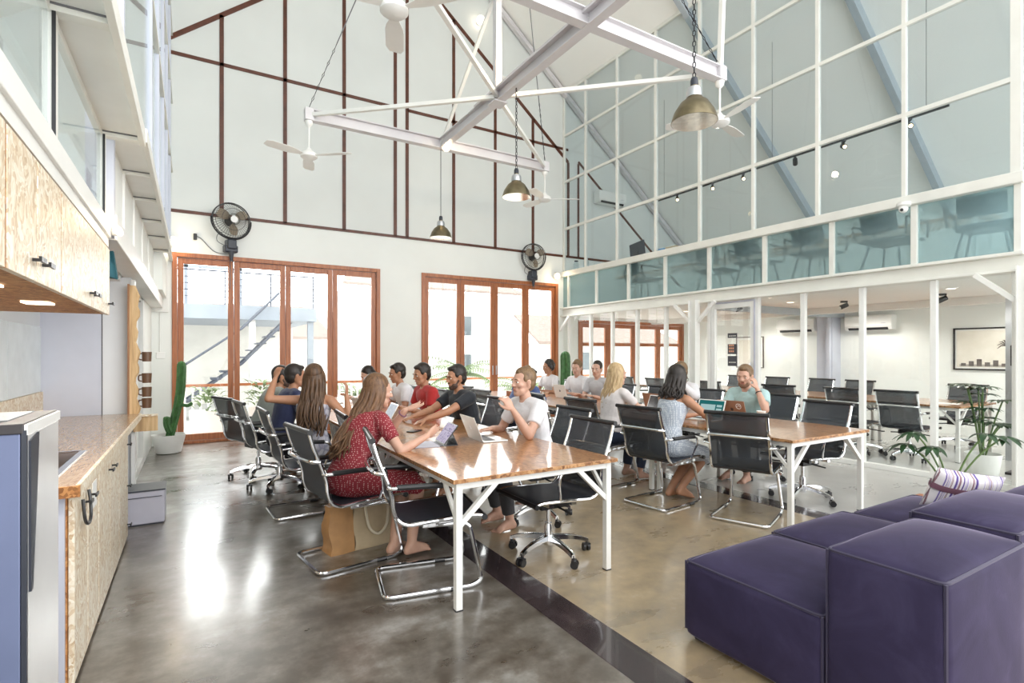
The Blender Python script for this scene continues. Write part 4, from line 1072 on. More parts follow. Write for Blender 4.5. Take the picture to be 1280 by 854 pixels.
# ------------------------------------------------------------------ laptops and things on tables
def laptop(lidmat, logo, scr, tilt=22):
    r = thing('laptop', '', 'laptop'); w, d = .31, .215
    b = MB().box(0, d, -w/2, w/2, .0, .013).build('base', lidmat, r, smooth=0, bevel=.004)
    MB().box(.02, .115, -w/2+.018, w/2-.018, .013, .0136).build('keyboard', M['keys'], b, smooth=0)
    MB().box(.13, .205, -.05, .05, .013, .0134).build('trackpad', M['steel'] if lidmat != M['white_lid'] else M['white_plastic'], b, smooth=0)
    R = Matrix.Translation((0,0,.012)) @ Matrix.Rotation(radians(-tilt), 4, 'Y')
    L = MB().box(-.006, 0, -w/2, w/2, 0, .205, M=R).build('lid', lidmat, r, smooth=0, bevel=.002)
    MB().box(0, .0006, -w/2+.012, w/2-.012, .014, .195, M=R).build('screen', scr, L, smooth=0)
    if scr == M['screen_teal']:
        m = MB(); m.box(.0006,.0010,-.12,.05,.05,.15, M=R); m.box(.0010,.0013,-.11,.04,.13,.142, M=R); m.box(.0006,.0010,.065,.125,.06,.11, M=R); m.box(.0006,.001,.065,.125,.125,.15, M=R)
        m.build('screen_window', M['screen_bar'], L, smooth=0)
    if logo:
        m = MB(); z = .105; pts = []
        for k in range(22):
            a = 2*pi*k/22; rr = .018*(1+.06*cos(2*a)); y, zz = rr*cos(a), rr*sin(a)
            if abs(a) < .5 or a > 2*pi-.5: y -= .0085*(1-min(abs(a), 2*pi-a)/.5)+.001
            if abs(a-pi/2) < .3: zz -= .003
            pts.append((-.0064, y, z+zz))
        m.prism(pts, (-.0006,0,0), M=R)
        m.prism([(-.0064,-.001,z+.0205),(-.0064,.003,z+.022),(-.0064,.008,z+.0285),(-.0064,.003,z+.027)], (-.0006,0,0), M=R)
        m.build('logo', logo, L, smooth=0)
    return r
M['logo_white'] = plain('logo_white', (.85,.85,.85), .3); M['logo_dark'] = plain('logo_dark', (.06,.05,.05), .4)
def ui_screen(name, base, bars, strength=1.0):
    t = NT(name); c = t.coord((1,1,1)); br = t.n('ShaderNodeTexBrick'); t.t.links.new(c, br.inputs['Vector'])
    n = t.noise(c, 30, 2); col = t.ramp(n, [(.42, base), (.52, bars), (.58, base)], 'CONSTANT')
    e = t.n('ShaderNodeEmission'); t.set(e, 'Color', col); t.set(e, 'Strength', strength); return t.done(e)
M['screen_teal'] = emit('teal_screen', (.02,.15,.15), 1); M['screen_bar'] = emit('pale_window_on_screen', (.40,.58,.58), 1); M['screen_pale'] = ui_screen('pale_screen', (.62,.66,.72), (.80,.82,.85)); M['screen_lav'] = ui_screen('lavender_screen', (.62,.56,.70), (.30,.25,.42))
ZTOP = .7505
def put(o, x, y, deg, lab, z=ZTOP, group=None):
    o.location = (x, y, z); o.rotation_euler = (0,0,radians(deg)); o['label'] = lab
    if group: o['group'] = group
    return o
LG = 'laptops on the work tables'
put(laptop(M['silver_lid'], M['logo_white'], M['screen_pale']), 1.95, 3.80, -5, 'open silver laptop with its lid back to us, before the man in the white t-shirt', group=LG)
put(laptop(M['white_lid'], M['logo_dark'], M['screen_pale'], 18), 1.62, 5.88, 15, 'white laptop before the man in the red shirt', group=LG)
put(laptop(M['silver_lid'], None, M['screen_pale'], 30), 1.66, 5.25, 175, 'pale laptop seen edge on beside the raised fist of the tank top woman', group=LG)
put(laptop(M['white_lid'], M['logo_dark'], M['screen_pale'], 18), 1.6, 7.75, 0, 'white laptop before the bowing woman in the red sleeveless top', group=LG)
put(laptop(M['white_lid'], None, M['screen_dark'], 20), 4.62, 4.45, 172, 'white laptop with a black screen facing the blonde woman', group=LG)
put(laptop(M['gold_lid'], None, M['screen_pale'], 18), 4.92, 4.72, 0, 'rose brown laptop lid beside the blonde woman laptop', group=LG)
put(laptop(M['white_lid'], None, M['screen_teal'], 22), 4.72, 3.76, 188, 'white framed laptop with a teal screen, before the woman in the pale dress', group=LG)
lp = put(laptop(M['gold_lid'], M['logo_dark'], M['screen_pale'], 20), 4.93, 3.60, 3, 'rose brown laptop with a round sticker, before the man in the mint t-shirt', group=LG)
R = Matrix.Translation((0,0,.012)) @ Matrix.Rotation(radians(-20), 4, 'Y'); m = MB(); m.tube([(-.007, -.085+.028*cos(2*pi*k/24), .145+.028*sin(2*pi*k/24)) for k in range(24)], .003, 5, closed=True, M=R); m.tube([(-.007,-.085-.016,.14),(-.007,-.085,.16),(-.007,-.085+.016,.14)], .0022, 4, M=R)
lid = [c for c in lp.children if c.name.startswith('lid')][0]; m.build('sticker', M['logo_white'], lid)
put(laptop(M['white_lid'], M['logo_dark'], M['screen_pale'], 15), 5.05, 7.82, 0, 'white laptop with a small dark logo, before the woman with headphones', group=LG)
put(laptop(M['white_lid'], M['logo_dark'], M['screen_pale'], 15), 4.98, 6.75, 0, 'white laptop between the two young men at the right row', group=LG)
tbk = put(thing('tablet', '', 'tablet'), 1.60, 3.80, 172, 'tablet on a folding stand case with a lavender screen, left of the silver laptop')
R = Matrix.Translation((-.03,0,.012)) @ Matrix.Rotation(radians(-38), 4, 'Y')
t_ = MB().box(-.008, 0, -.13, .13, 0, .18, M=R).build('tablet_body', M['black'], tbk, smooth=0, bevel=.003); MB().box(0, .0008, -.12, .12, .01, .17, M=R).build('screen', M['screen_lav'], t_, smooth=0)
MB().box(-.0, .19, -.13, .13, 0, .006).build('keyboard_cover', M['grey_box'], tbk, smooth=0, bevel=.002)
m = MB(); m.prism([(-.03-.115,-.12,.0),(-.03-.115,.12,.0),(-.03-.07,.12,.10),(-.03-.07,-.12,.10)], (.005,0,.001)); m.prism([(-.145,-.12,0),(-.145,.12,0),(-.0,.12,0),(0,-.12,0)], (0,0,.004)); m.build('folded_flap', M['dark_navy'], tbk, smooth=0)
ph = put(thing('phone', '', 'phone'), 1.70, 4.52, 35, 'black phone lying on the table beyond the tablet'); MB().box(-.075,.075,-.037,.037,0,.008).build('body', M['black'], ph, smooth=0, bevel=.004); MB().box(-.07,.07,-.033,.033,.008,.0085).build('screen', M['screen_dark'], ph, smooth=0)
cp = put(thing('cup', '', 'cup'), 4.98, 3.32, 0, 'white takeaway cup on the right table by the empty cantilever chair')
MB().lathe([(0,0),(.034,0),(.043,.105),(.045,.107),(.045,.111),(.041,.111),(.039,.10),(.031,.006),(0,.006)], 24).build('body', M['white_plastic'], cp); MB().lathe([(.0375,.03),(.0425,.085),(.0415,.085),(.0365,.03)], 24).build('sleeve', plain('pink_print', (.75,.55,.66), .5, var=.3, vs=30), cp)
wbx = put(thing('wooden_box', '', 'box'), 4.55, 7.35, 4, 'small wooden box on the last right row table, before the headphones woman')
m = MB(); m.box(-.13,.13,-.16,-.148,0,.085); m.box(-.13,.13,.148,.16,0,.085); m.box(-.13,-.118,-.148,.148,0,.085); m.box(.118,.13,-.148,.148,0,.085); m.box(-.118,.118,-.148,.148,0,.01); m.build('box_body', M['orange_wood'], wbx, smooth=0); MB().box(-.1,.1,-.13,.13,.01,.07).build('filling', M['canvas'], wbx, smooth=0)
pp = put(thing('papers', '', 'papers'), 9.0, 3.2, 8, 'white paper sheets on the near end of the meeting room table')
for k in range(3):
    MB().box(-.1+.02*k,.11+.01*k,-.15,.15,.001*k,.001*k+.001).build('sheet', M['white_plastic'], pp, smooth=0)
bg_ = put(thing('tote_bag', '', 'bag'), 1.08, 4.02, 10, 'tan leather and beige canvas tote bag under the red dress woman chair', z=0)
def bag_half(x0, x1):
    rows = []
    for i in range(8):
        z = .34*i/7; w = .085-.045*(i/7)**1.5; k = .012*sin(i*1.3)
        rows.append([V((x0+k,-w,z)),V(((x0+x1)/2,-w*1.12,z)),V((x1-(k if x1 > .2 else 0),-w,z)),V((x1-(k if x1 > .2 else 0),w,z)),V(((x0+x1)/2,w*1.12,z)),V((x0+k,w,z))])
    return rows
MB().rings(bag_half(-.26,-.08)).build('leather_end', M['tan'], bg_, smooth=60); MB().rings(bag_half(-.08,.25)).build('canvas_body', M['canvas'], bg_, smooth=60)
for s in (-1, 1):
    MB().tube(spline([(.02,s*.045,.335),(.0,s*.09,.30),(.02,s*.115,.16),(.09,s*.12,.10),(.16,s*.115,.16),(.18,s*.09,.30),(.16,s*.045,.335)], 5), .011, 7).build('handle', M['rope'], bg_)

# ------------------------------------------------------------------ sofa, cushion, side table
def cushion_mesh(x0, x1, y0, y1, z0, z1, puff=.03, r=.035):
    """upholstered block: rounded box with a crowned top"""
    bm = bmesh.new(); bmesh.ops.create_cube(bm, size=1)
    for v in bm.verts: v.co = V(((x0+x1)/2+v.co.x*(x1-x0), (y0+y1)/2+v.co.y*(y1-y0), (z0+z1)/2+v.co.z*(z1-z0)))
    bmesh.ops.bevel(bm, geom=list(bm.edges), offset=r, segments=3, profile=.6, affect='EDGES')
    bmesh.ops.subdivide_edges(bm, edges=[e for e in bm.edges if e.calc_length() > .12], cuts=7, use_grid_fill=True)
    for v in bm.verts:
        u = (v.co.x-x0)/(x1-x0); w = (v.co.y-y0)/(y1-y0); t = (v.co.z-z0)/(z1-z0)
        b = lambda q: max(0, 4*q*(1-q))**.6
        if t > .85: v.co.z += puff*b(u)*b(w)
        if u < .1: v.co.x -= puff*.45*b(w)*b(t)
        if u > .9: v.co.x += puff*.2*b(w)*b(t)
        if w < .1: v.co.y -= puff*.3*b(u)*b(t)
        v.co += V((sin(v.co.z*31+v.co.y*17), sin(v.co.x*23+v.co.z*13), 0))*.002
    me = bpy.data.meshes.new('cushion'); bm.to_mesh(me); bm.free(); return me
def piping(parent, x0, x1, y0, y1, z0, z1, r=.007, o=.006):
    m = MB()
    for z in (z1-o,):
        m.tube(fillet([(x0+o,y0+o,z),(x1-o,y0+o,z),(x1-o,y1-o,z),(x0+o,y1-o,z)], .03, 4, True), r, 6, closed=True)
    for x, y in ((x0+o,y0+o),(x0+o,y1-o),(x1-o,y0+o),(x1-o,y1-o)):
        m.tube([(x,y,z0+.03),(x,y,z1-o)], r, 6)
    m.tube(fillet([(x0+o,y0+o,z0+.03),(x1-o,y0+o,z0+.03),(x1-o,y1-o,z0+.03),(x0+o,y1-o,z0+.03)], .03, 4, True), r, 6, closed=True)
    m.build('piping', M['piping'], parent)
SG = 'purple velvet sofa modules'
for i, (xa, xb, dy, top, lab) in enumerate(((2.15, 2.905, 0, .68, 'purple velvet sofa module at the near end, with the tall back block'), (2.93, 3.72, .03, .70, 'middle purple velvet sofa module behind the near one'), (3.74, 4.6, -.02, .66, 'farthest purple velvet sofa module, by the striped cushion'))):
    r = thing('sofa_module', lab, 'sofa', (0,0,0), group=SG)
    b = link('seat_block', cushion_mesh(xa, xb, 1.165+dy, 1.86+dy, .02, .395, .05), M['velvet'], r, smooth=60); piping(b, xa, xb, 1.165+dy, 1.86+dy, .02, .40)
    b = link('back_block', cushion_mesh(xa, xb, .76+dy, 1.158+dy, .02, top, .04), M['velvet'], r, smooth=60); piping(b, xa, xb, .76+dy, 1.158+dy, .02, top)
    m = MB()
    for x in (xa+.06, xb-.06):
        for y in (.83, 1.8): m.box(x-.025, x+.025, y-.025+dy, y+.025+dy, 0, .045)
    m.build('feet', M['black'], r, smooth=0)
def pillow(loc, rot):
    r = thing('striped_cushion', 'lavender and white striped cushion leaning at the far end of the purple sofa', 'cushion', loc); r.rotation_euler = rot
    rows = []; n = 14
    m = MB(); nu, nv = 18, 12; vs = []; fs = []
    for s in (1, -1):
        for i in range(nu+1):
            for j in range(nv+1):
                u, v = i/nu*2-1, j/nv*2-1; t = (max(0,(1-u**4))*max(0,(1-v**4)))**.55
                pin = 1-.07*(abs(u)**2*(1-abs(v))+abs(v)**2*(1-abs(u)))
                vs.append((u*.30*pin, s*(.075*t+.002), v*.17*pin))
    k = (nu+1)*(nv+1)
    for s in (0, 1):
        for i in range(nu):
            for j in range(nv):
                a = s*k+i*(nv+1)+j; f = (a, a+1, a+nv+2, a+nv+1); fs.append(f if s else f[::-1])
    m.add(vs, fs); m.build('cover', M['stripes'], r, smooth=180)
    m = MB(); rr = []
    for i in range(nu+1):
        u = i/nu*2-1; t = (max(0,1-u**4))**.55; rr.append([V((u*.297, .075*t+.005, .045)), V((u*.297, .075*t+.008, .02)), V((u*.297, .075*t+.004, -.0)),V((u*.297, .06*t-.0, .02))])
    for s in (1, -1): m.rings([[V((p.x, s*p.y, p.z)) for p in q] for q in rr])
    m.build('ribbon', M['band'], r)
    return r
pillow((4.24, 1.42, .565), (radians(-20), radians(-9), radians(155))).scale = (.8,.8,.82)
stt = thing('side_table', 'low wooden side table just visible past the end of the purple sofa', 'table', (4.95, 1.75, 0))
MB().box(-.3,.3,-.3,.3,.22,.27).build('top', M['orange_wood'], stt, smooth=0, bevel=.004)
for x in (-.26,.26):
    for y in (-.26,.26): MB().box(x-.025,x+.025,y-.025,y+.025,0,.22).build('leg', M['orange_wood'], stt, smooth=0)

# ------------------------------------------------------------------ plants
def ribbed(path, r, n=7, ring=28, taper=.55):
    P = spline(path, 8); k = len(P); rows = []
    for i, p in enumerate(P):
        t = i/(k-1); rr = r*(1 if t < .85 else sqrt(max(.02, 1-((t-.85)/.15)**2)))*(.85+.15*min(1,t*6)); d = (P[min(i+1,k-1)]-P[max(i-1,0)]).normalized()
        u = d.orthogonal().normalized() if i == 0 else (rows_u - d*rows_u.dot(d)).normalized(); rows_u = u; w = d.cross(u)
        rows.append([p + (u*cos(2*pi*j/ring)+w*sin(2*pi*j/ring))*rr*(1+.26*cos(n*2*pi*j/ring)) for j in range(ring)])
    return rows
def cactus(loc, stems, lab, potr=.17, poth=.24, rz=0):
    r = thing('potted_cactus', lab, 'plant', loc, rz)
    MB().lathe([(0,0),(potr*.62,0),(potr*.72,.01),(potr,poth),(potr*.93,poth),(potr*.9,poth-.03),(potr*.6,.05),(0,.05)], 28).build('pot', M['pot'], r)
    MB().lathe([(0,poth-.04),(potr*.9,poth-.045),(potr*.85,poth-.06),(0,poth-.06)], 24).build('soil', M['soil'], r)
    for path, rad in stems:
        MB().rings(ribbed(path, rad)).build('stem', M['cactus'], r, smooth=80)
    return r
cactus((-.31, 9.20, 0), [([(.0,0,.18),(.05,0,.40),(.10,0,.62),(.12,0,.74)], .046), ([(.11,0,.66),(.14,0,.85),(.155,0,1.08),(.16,.0,1.34)], .050), ([(.02,-.05,.3),(-.02,-.06,.42),(-.02,-.06,.54)], .036), ([(.15,-.02,.70),(.24,-.04,.68),(.30,-.04,.72)], .02)], 'tall green cactus in a white bowl pot left of the timber doors', .22, .27)
cactus((7.0, 9.35, 0), [([(0,0,.2),(0,0,.6),(.01,0,1.1),(.0,0,1.5)], .09), ([(.05,.0,.78),(.2,0,.74),(.27,0,.85),(.27,0,1.12)], .065), ([(-.04,.05,.5),(-.14,.1,.55),(-.16,.1,.9)], .05)], 'tall branching cactus standing by the back corner of the glass partition', .2, .3)
def leaf_blade(m, base, dirv, up, L, W, droop=.3, mi=0, seg=6, th=.003):
    dirv = V(dirv).normalized(); up = V(up); side = dirv.cross(up)
    if side.length < 1e-3: side = dirv.orthogonal()
    side.normalize(); nrm = side.cross(dirv).normalized(); rows = []
    for i in range(seg+1):
        t = i/seg; c = V(base)+dirv*(L*t)+V((0,0,-1))*(droop*L*t*t); w = W*.5*max(.04, sin(pi*min(1,t*.93+.07))**.8)
        rows.append([c-side*w+nrm*w*.25, c+nrm*.0, c+side*w+nrm*w*.25, c+nrm*th*-1])
    m.rings(rows, mi=mi)
def fan_leaf(parent, base, tip, n, L, W, spread=150, tilt=.2):
    """petiole with a fan of finger leaflets"""
    base, tip = V(base), V(tip); d = (tip-base); h = V((d.x, d.y, 0)); h = h.normalized() if h.length > 1e-4 else V((1,0,0)); s = V((-h.y, h.x, 0))
    MB().tube(spline([base, base.lerp(tip, .5)+V((0,0,.06)), tip], 5), [.008+.0*(i) for i in range(11)], 6).build('leaf_stalk', M['stem'], parent)
    m = MB()
    for k in range(n):
        a = radians(-spread+2*spread*k/(n-1)); dv = h*cos(a)+s*sin(a)+V((0,0,tilt))
        leaf_blade(m, tip, dv, (0,0,1), L*(.75+.35*cos(a/2)), W, .45)
    m.build('leaf', M['leaf'], parent, smooth=60)
pl1 = thing('potted_palm', 'dark leafed plant in a white pot inside the meeting room corner by the glass', 'plant', (7.80, 2.42, 0))
MB().lathe([(0,0),(.12,0),(.13,.01),(.17,.30),(.16,.30),(.15,.27),(.11,.05),(0,.05)], 28).build('pot', M['pot'], pl1); MB().lathe([(0,.26),(.152,.255),(.14,.24),(0,.24)], 24).build('soil', M['soil'], pl1)
prd = random.Random(5)
for k in range(14):
    a = 2*pi*k/14*2.3+.4; rr = .05+.14*prd.random(); z = .55+.55*prd.random()
    fan_leaf(pl1, (.02*cos(a), .02*sin(a), .26), (rr*cos(a), rr*sin(a), z), 11, .19, .058, 125, .45)
pl2 = thing('potted_philodendron', 'low plant with long arching stems and finger leaves behind the striped cushion', 'plant', (5.85, 2.05, 0))
MB().lathe([(0,0),(.11,0),(.12,.01),(.15,.22),(.14,.22),(.13,.2),(.1,.05),(0,.05)], 28).build('pot', M['pot'], pl2); MB().lathe([(0,.19),(.132,.185),(.12,.17),(0,.17)], 24).build('soil', M['soil'], pl2)
for (dx, dy, z, n) in ((-.12,.22,.72,9), (-.06,.10,.60,9), (.16,-.20,.74,7), (-.1,.3,.60,7), (.26,-.30,.72,6)):
    fan_leaf(pl2, (0,0,.2), (dx, dy, z), n, .16, .05, 120, -.02)

# ------------------------------------------------------------------ upstairs furniture behind frosted glass
def armchair():
    r = thing('armchair', '', 'chair')
    sh = plain('grey_green_upholstery', (.045,.065,.072), .7) if 'uph' not in M else M['uph']; M['uph'] = sh
    m = MB(); m.box(-.26,.27,-.27,.27,.415,.45); m.build('seat', sh, r, smooth=0, bevel=.02)
    MB().prism([(-.27,-.22,.52),(-.24,-.22,.52),(-.32,-.22,.84),(-.35,-.22,.84)], (0,.44,0)).build('backrest', sh, r, smooth=0, bevel=.012)
    for s in (-1, 1):
        MB().tube(fillet([(-.25,s*.31,.44),(-.29,s*.33,.66),(.2,s*.33,.63),(.22,s*.31,.44)], .03, 3), .014, 6).build('armrest', M['black'], r)
        for x in (-1, 1): MB().tube([(x*.17,s*.17,.41),(x*.26,s*.25,0)], .014, 7).build('leg', M['cable'], r)
    m = MB(); m.box(-.2,.2,-.2,.2,.385,.399); m.build('under_frame', M['black'], r, smooth=0)
    return r
arm = armchair(); used = []
for y, x, a, lab in ((2.42,7.9,8,'large grey armchair upstairs behind frosted glass at the right edge'), (3.38,7.85,-5,'upstairs armchair behind the second frosted pane from the right'), (4.35,7.85,4,'upstairs armchair behind the third frosted pane from the right'), (5.3,7.85,0,'upstairs armchair behind the fourth frosted pane from the right'), (6.2,8.0,6,'faint upstairs armchair behind the fifth frosted pane from the right'), (7.7,7.75,-12,'upstairs armchair showing its back between two frosted panes, towards the back wall')):
    place(arm, used, (x, y, 2.491), radians(a), lab, 'armchairs upstairs behind the frosted glass')
dk = thing('standing_desk', 'long pale desk upstairs behind the frosted glass and chairs', 'desk', (8.7, 0, 2.491))
MB().box(-.3,.3,2.6,9.3,.70,.74).build('top', M['table'], dk, smooth=0)
for y in (2.7, 4.9, 7.1, 9.2):
    for x in (-.26,.26): MB().box(x-.02,x+.02,y-.02,y+.02,0,.70).build('leg', M['white_paint'], dk, smooth=0)
mo = thing('monitor', 'dark monitor upstairs just above the middle rail, near the back wall', 'monitor', (7.47, 7.62, Z2))
MB().box(-.05,.05,-.08,.08,0,.012).build('base', M['black'], mo, smooth=0); MB().box(-.01,.01,-.015,.015,.012,.12).build('stand', M['black'], mo, smooth=0)
MB().box(-.0,.02,-.20,.20,.03,.30, M=Matrix.Rotation(-.12, 4, 'X')).build('screen', M['dark_navy'], mo, smooth=0, bevel=.004)
for i, (y, lab) in enumerate(((9.55,'glass jar on the middle rail by the back wall, the left one of two'), (9.2,'glass jar on the middle rail, nearer the monitor'))):
    r = thing('jar', lab, 'jar', (7.46, y, Z2), group='jars on the middle rail')
    MB().lathe([(0,0),(.06,0),(.065,.02),(.065,.15),(.04,.18),(.04,.2),(.034,.2),(.034,.175),(.056,.145),(.056,.02),(0,.02)], 20).build('body', M['glass_teal'], r); MB().lathe([(0,.225),(.045,.22),(.045,.2),(0,.2)], 16).build('lid', M['black'], r)
for i, (y, w, lab) in enumerate(((7.0,.08,'small blue box on the middle rail behind glass'), (6.75,.12,'small pale stack on the middle rail behind glass'))):
    o = thing('small_box', lab, 'box', (7.47, y, Z2)); MB().box(-.04,.04,-w,w,0,.06).build('carton', plain('blue_carton', (.12,.3,.55), .5) if i == 0 else M['canvas'], o, smooth=0, bevel=.004); MB().box(-.04,.04,-w*.8,w*.8,.06,.068).build('lid', M['white_plastic'], o, smooth=0)
# ------------------------------------------------------------------ outside the doors
S('ground', MB().box(-25, 45, YB+.12, 70, -.2, -.03), M['stone'], smooth=0)
M['bldg'] = plain('pale_render', (.80,.78,.73), .8, var=.12, vs=1.2); M['bldg_w'] = plain('white_render', (.88,.88,.86), .8, var=.03)
M['bluegrey'] = plain('blue_grey_paint', (.30,.34,.40), .6, var=.1, vs=3); M['rail_grey'] = plain('rail_grey', (.07,.085,.12), .5); M['roof_tile'] = plain('roof_tile', (.30,.24,.21), .8, var=.25, vs=12)
M['pane_out'] = plain('outside_pane', (.16,.19,.21), .2)
fe = thing('fence', 'white picket balustrade with a brown top rail outside the left timber doors', 'fence', (0, 11.6, 0))
m = MB(); m.box(-1.2,3.4,-.03,.03,.82,.87); m.build('top_rail', M['orange_wood'], fe, smooth=0)
MB().box(-1.2,3.4,-.015,.015,.08,.11).build('bottom_rail', M['white_paint'], fe, smooth=0)
for k in range(36): MB().box(-1.18+k*.128,-1.18+k*.128+.035,-.012,.012,-.03,.82).build('picket', M['white_paint'], fe, smooth=0)
nb = thing('neighbouring_building', 'pale building with blue grey balcony slab and outdoor stairs beyond the left doors', 'building', (0, 15, 0))
MB().box(-6, 2.7, 3.0, 3.3, -.1, 2.6).build('rear_wall', M['bldg'], nb, smooth=0)
MB().box(-6, 2.75, -.6, 3.0, 2.28, 2.62).build('balcony_slab', M['bluegrey'], nb, smooth=0)
for x in (1.25, 2.62): MB().box(x-.07, x+.07, -.5, -.36, -.05, 2.28).build('column', M['bldg_w'] if x < 2 else M['bluegrey'], nb, smooth=0)
m = MB()
for z in (2.8, 2.95, 3.1, 3.25, 3.42): m.tube([(-6,-.55,z),(2.7,-.55,z)], .012 if z < 3.4 else .022, 5)
for k in range(8): m.tube([(-4.4+k*1.01,-.55,2.6),(-4.4+k*1.01,-.55,3.45)], .02, 6)
m.build('railing', M['rail_grey'], nb)
m = MB()
for x in (-.15, 1.0): m.box(x-.04,x+.04,-.3,-.22,2.62,4.6)
m.box(-1.2,1.04,-.3,-.22,3.5,3.56); m.box(-1.2,1.04,-.3,-.22,4.0,4.06)
m.build('pergola_frame', M['bluegrey'], nb, smooth=0)
for k, (x, z0, z1) in enumerate(((-2.6,.9,2.1),(-.9,1.0,2.1))): MB().box(x-.5,x+.5,2.97,3.0,z0,z1).build('window', M['pane_out'], nb, smooth=0)
sta = thing('outdoor_stairs', 'grey steel outdoor stairs rising to the right behind the white balustrade', 'stairs', (0, 13.85, 0))
for yy in (-.4, .4):
    for (a, b) in (((-.5,.15),(.95,1.22)), ((.95,1.22),(1.95,2.3))):
        MB().bar((a[0],yy,a[1]+.0),(b[0],yy,b[1]+.0),.04,.14,up=(0,1,0)).build('stringer', M['rail_grey'], sta, smooth=0)
        MB().tube([(a[0],yy,a[1]+.8),(b[0],yy,b[1]+.8)], .022, 6).build('handrail', M['rail_grey'], sta)
for k in range(13):
    t = (k+.5)/13; MB().box(-.5+2.4*t,-.5+2.4*t+.2,-.4,.4,.15+2.1*t-.015,.15+2.1*t+.015).build('tread', M['rail_grey'], sta, smooth=0)
hs = thing('house', 'white house with grey tiled roof and small windows beyond the right timber doors', 'house', (10.2, 25, 0))
MB().box(-4,5,0,6,-.1,4.6).build('wall', M['bldg_w'], hs, smooth=0); MB().prism([(-4.4,-.5,4.6),(5.4,-.5,4.6),(4.2,3,6.2),(-3.2,3,6.2)], (0,0,.12)).build('roof', M['roof_tile'], hs, smooth=0)
for x, z in ((-2.6,2.9),(-.4,2.9),(2,2.9),(-2.6,.9),(2,.9)): MB().box(x-.35,x+.35,-.03,.01,z-.5,z+.5).build('window', M['pane_out'], hs, smooth=0)
h2 = thing('house', 'low house with brown roof showing between the left door mullions', 'house', (1.2, 26, 0))
MB().box(-1,4,0,5,-.1,2.2).build('wall', M['bldg'], h2, smooth=0); MB().prism([(-1.4,-.6,2.1),(4.4,-.6,2.1),(3.8,2.4,3.7),(-.8,2.4,3.7)], (0,0,.12)).build('roof', M['roof_tile'], h2, smooth=0)
h3 = thing('house', 'small tiled house at the right edge of the right timber doors', 'house', (15.8, 19, 0))
MB().box(-3.0,5,0,5,-.1,1.9).build('wall', M['bldg_w'], h3, smooth=0); MB().prism([(-3.4,-.6,1.85),(5.4,-.6,1.85),(4.8,2.4,3.2),(-2.8,2.4,3.2)], (0,0,.12)).build('roof', M['roof_tile'], h3, smooth=0)
MB().box(-1.4,0,-.03,.01,.7,1.5).build('window', M['pane_out'], h3, smooth=0)
f2 = thing('garden_wall', 'low garden wall with a brown cap outside the right timber doors', 'wall', (0, 16.6, 0)); f2['kind'] = 'thing'
MB().box(4.2,15,-.08,.08,-.1,.55).build('masonry', M['bldg'], f2, smooth=0); MB().box(4.15,15.05,-.12,.12,.55,.61).build('cap', M['orange_wood'], f2, smooth=0)
def palm(loc, h, n, L, lab, seed):
    q = random.Random(seed); r = thing('palm_tree', lab, 'palm', loc, q.random()*6, 'sunlit palms outside')
    if h > .3: MB().tube(spline([(0,0,-.05),(.05,0,h*.5),(0,0,h)], 5), [.09-.003*i for i in range(11)], 8).build('trunk', M['bark'], r)
    else: MB().tube([(0,0,-.05),(0,0,h+.1)], .08, 8).build('trunk', M['bark'], r)
    m = MB()
    for k in range(n):
        a = 2*pi*k/n*1.618*1.0+q.random()*.3; el = .2+1.0*q.random(); l = L*(.75+.4*q.random()); pts = []
        for i in range(9):
            t = i/8; rr = l*t*cos(el*(1-t*.9)); zz = h+l*(sin(el)*t-.75*t*t*(.4+.5*q.random()*0+.35)); pts.append(V((rr*cos(a), rr*sin(a), zz)))
        m.tube(pts, [.014-.0014*i for i in range(9)], 4)
        for i in range(1, 9):
            d = (pts[i]-pts[i-1]).normalized(); s = V((-sin(a), cos(a), 0))
            for sg in (-1, 1):
                for off in (0, .5):
                    b = pts[i-1].lerp(pts[i], off); leaf_blade(m, b, d*.55+s*sg*.8+V((0,0,-.12)), (0,0,1), l*.27*(1-.5*i/9), .035, .35, seg=3)
    m.build('frond', M['palm'], r, smooth=0); return r
palm((5.0,12.6,0), .35, 15, 1.15, 'bushy palm behind the left panes of the right timber doors', 1)
palm((7.0,14.6,0), .8, 15, 1.35, 'taller palm in the second pane of the right timber doors', 2)
palm((8.0,12.7,0), .3, 14, 1.2, 'low palm in the third pane of the right timber doors', 3)
palm((10.2,13.9,0), .25, 13, 1.1, 'low palm at the last pane of the right timber doors', 4)
palm((3.5,13.2,0), .4, 12, 1.1, 'palm behind the woman in the red sleeveless top', 5)
def shrub(loc, s, lab, seed):
    q = random.Random(seed); r = thing('potted_shrub', lab, 'plant', loc, 0, 'potted shrubs by the balustrade')
    MB().box(-.26*s,.26*s,-.2*s,.2*s,-.03,.42*s).build('planter', M['bldg_w'], r, smooth=0, bevel=.02)
    m = MB()
    for k in range(70):
        a = q.random()*6.28; z = .4*s+q.random()*.42*s; rr = q.random()*.24*s
        leaf_blade(m, (rr*cos(a),rr*sin(a),z), (cos(a),sin(a),.5+q.random()), (0,0,1), .2*s, .06*s, .5, seg=3)
    m.build('leaves', M['palm'], r, smooth=0)
shrub((.2,11.1,0), 1, 'planter with light green shrub by the balustrade, behind the left door pane', 1)
shrub((1.15,11.2,0), 1.1, 'planter with light green shrub by the balustrade, behind the second door pane', 2)
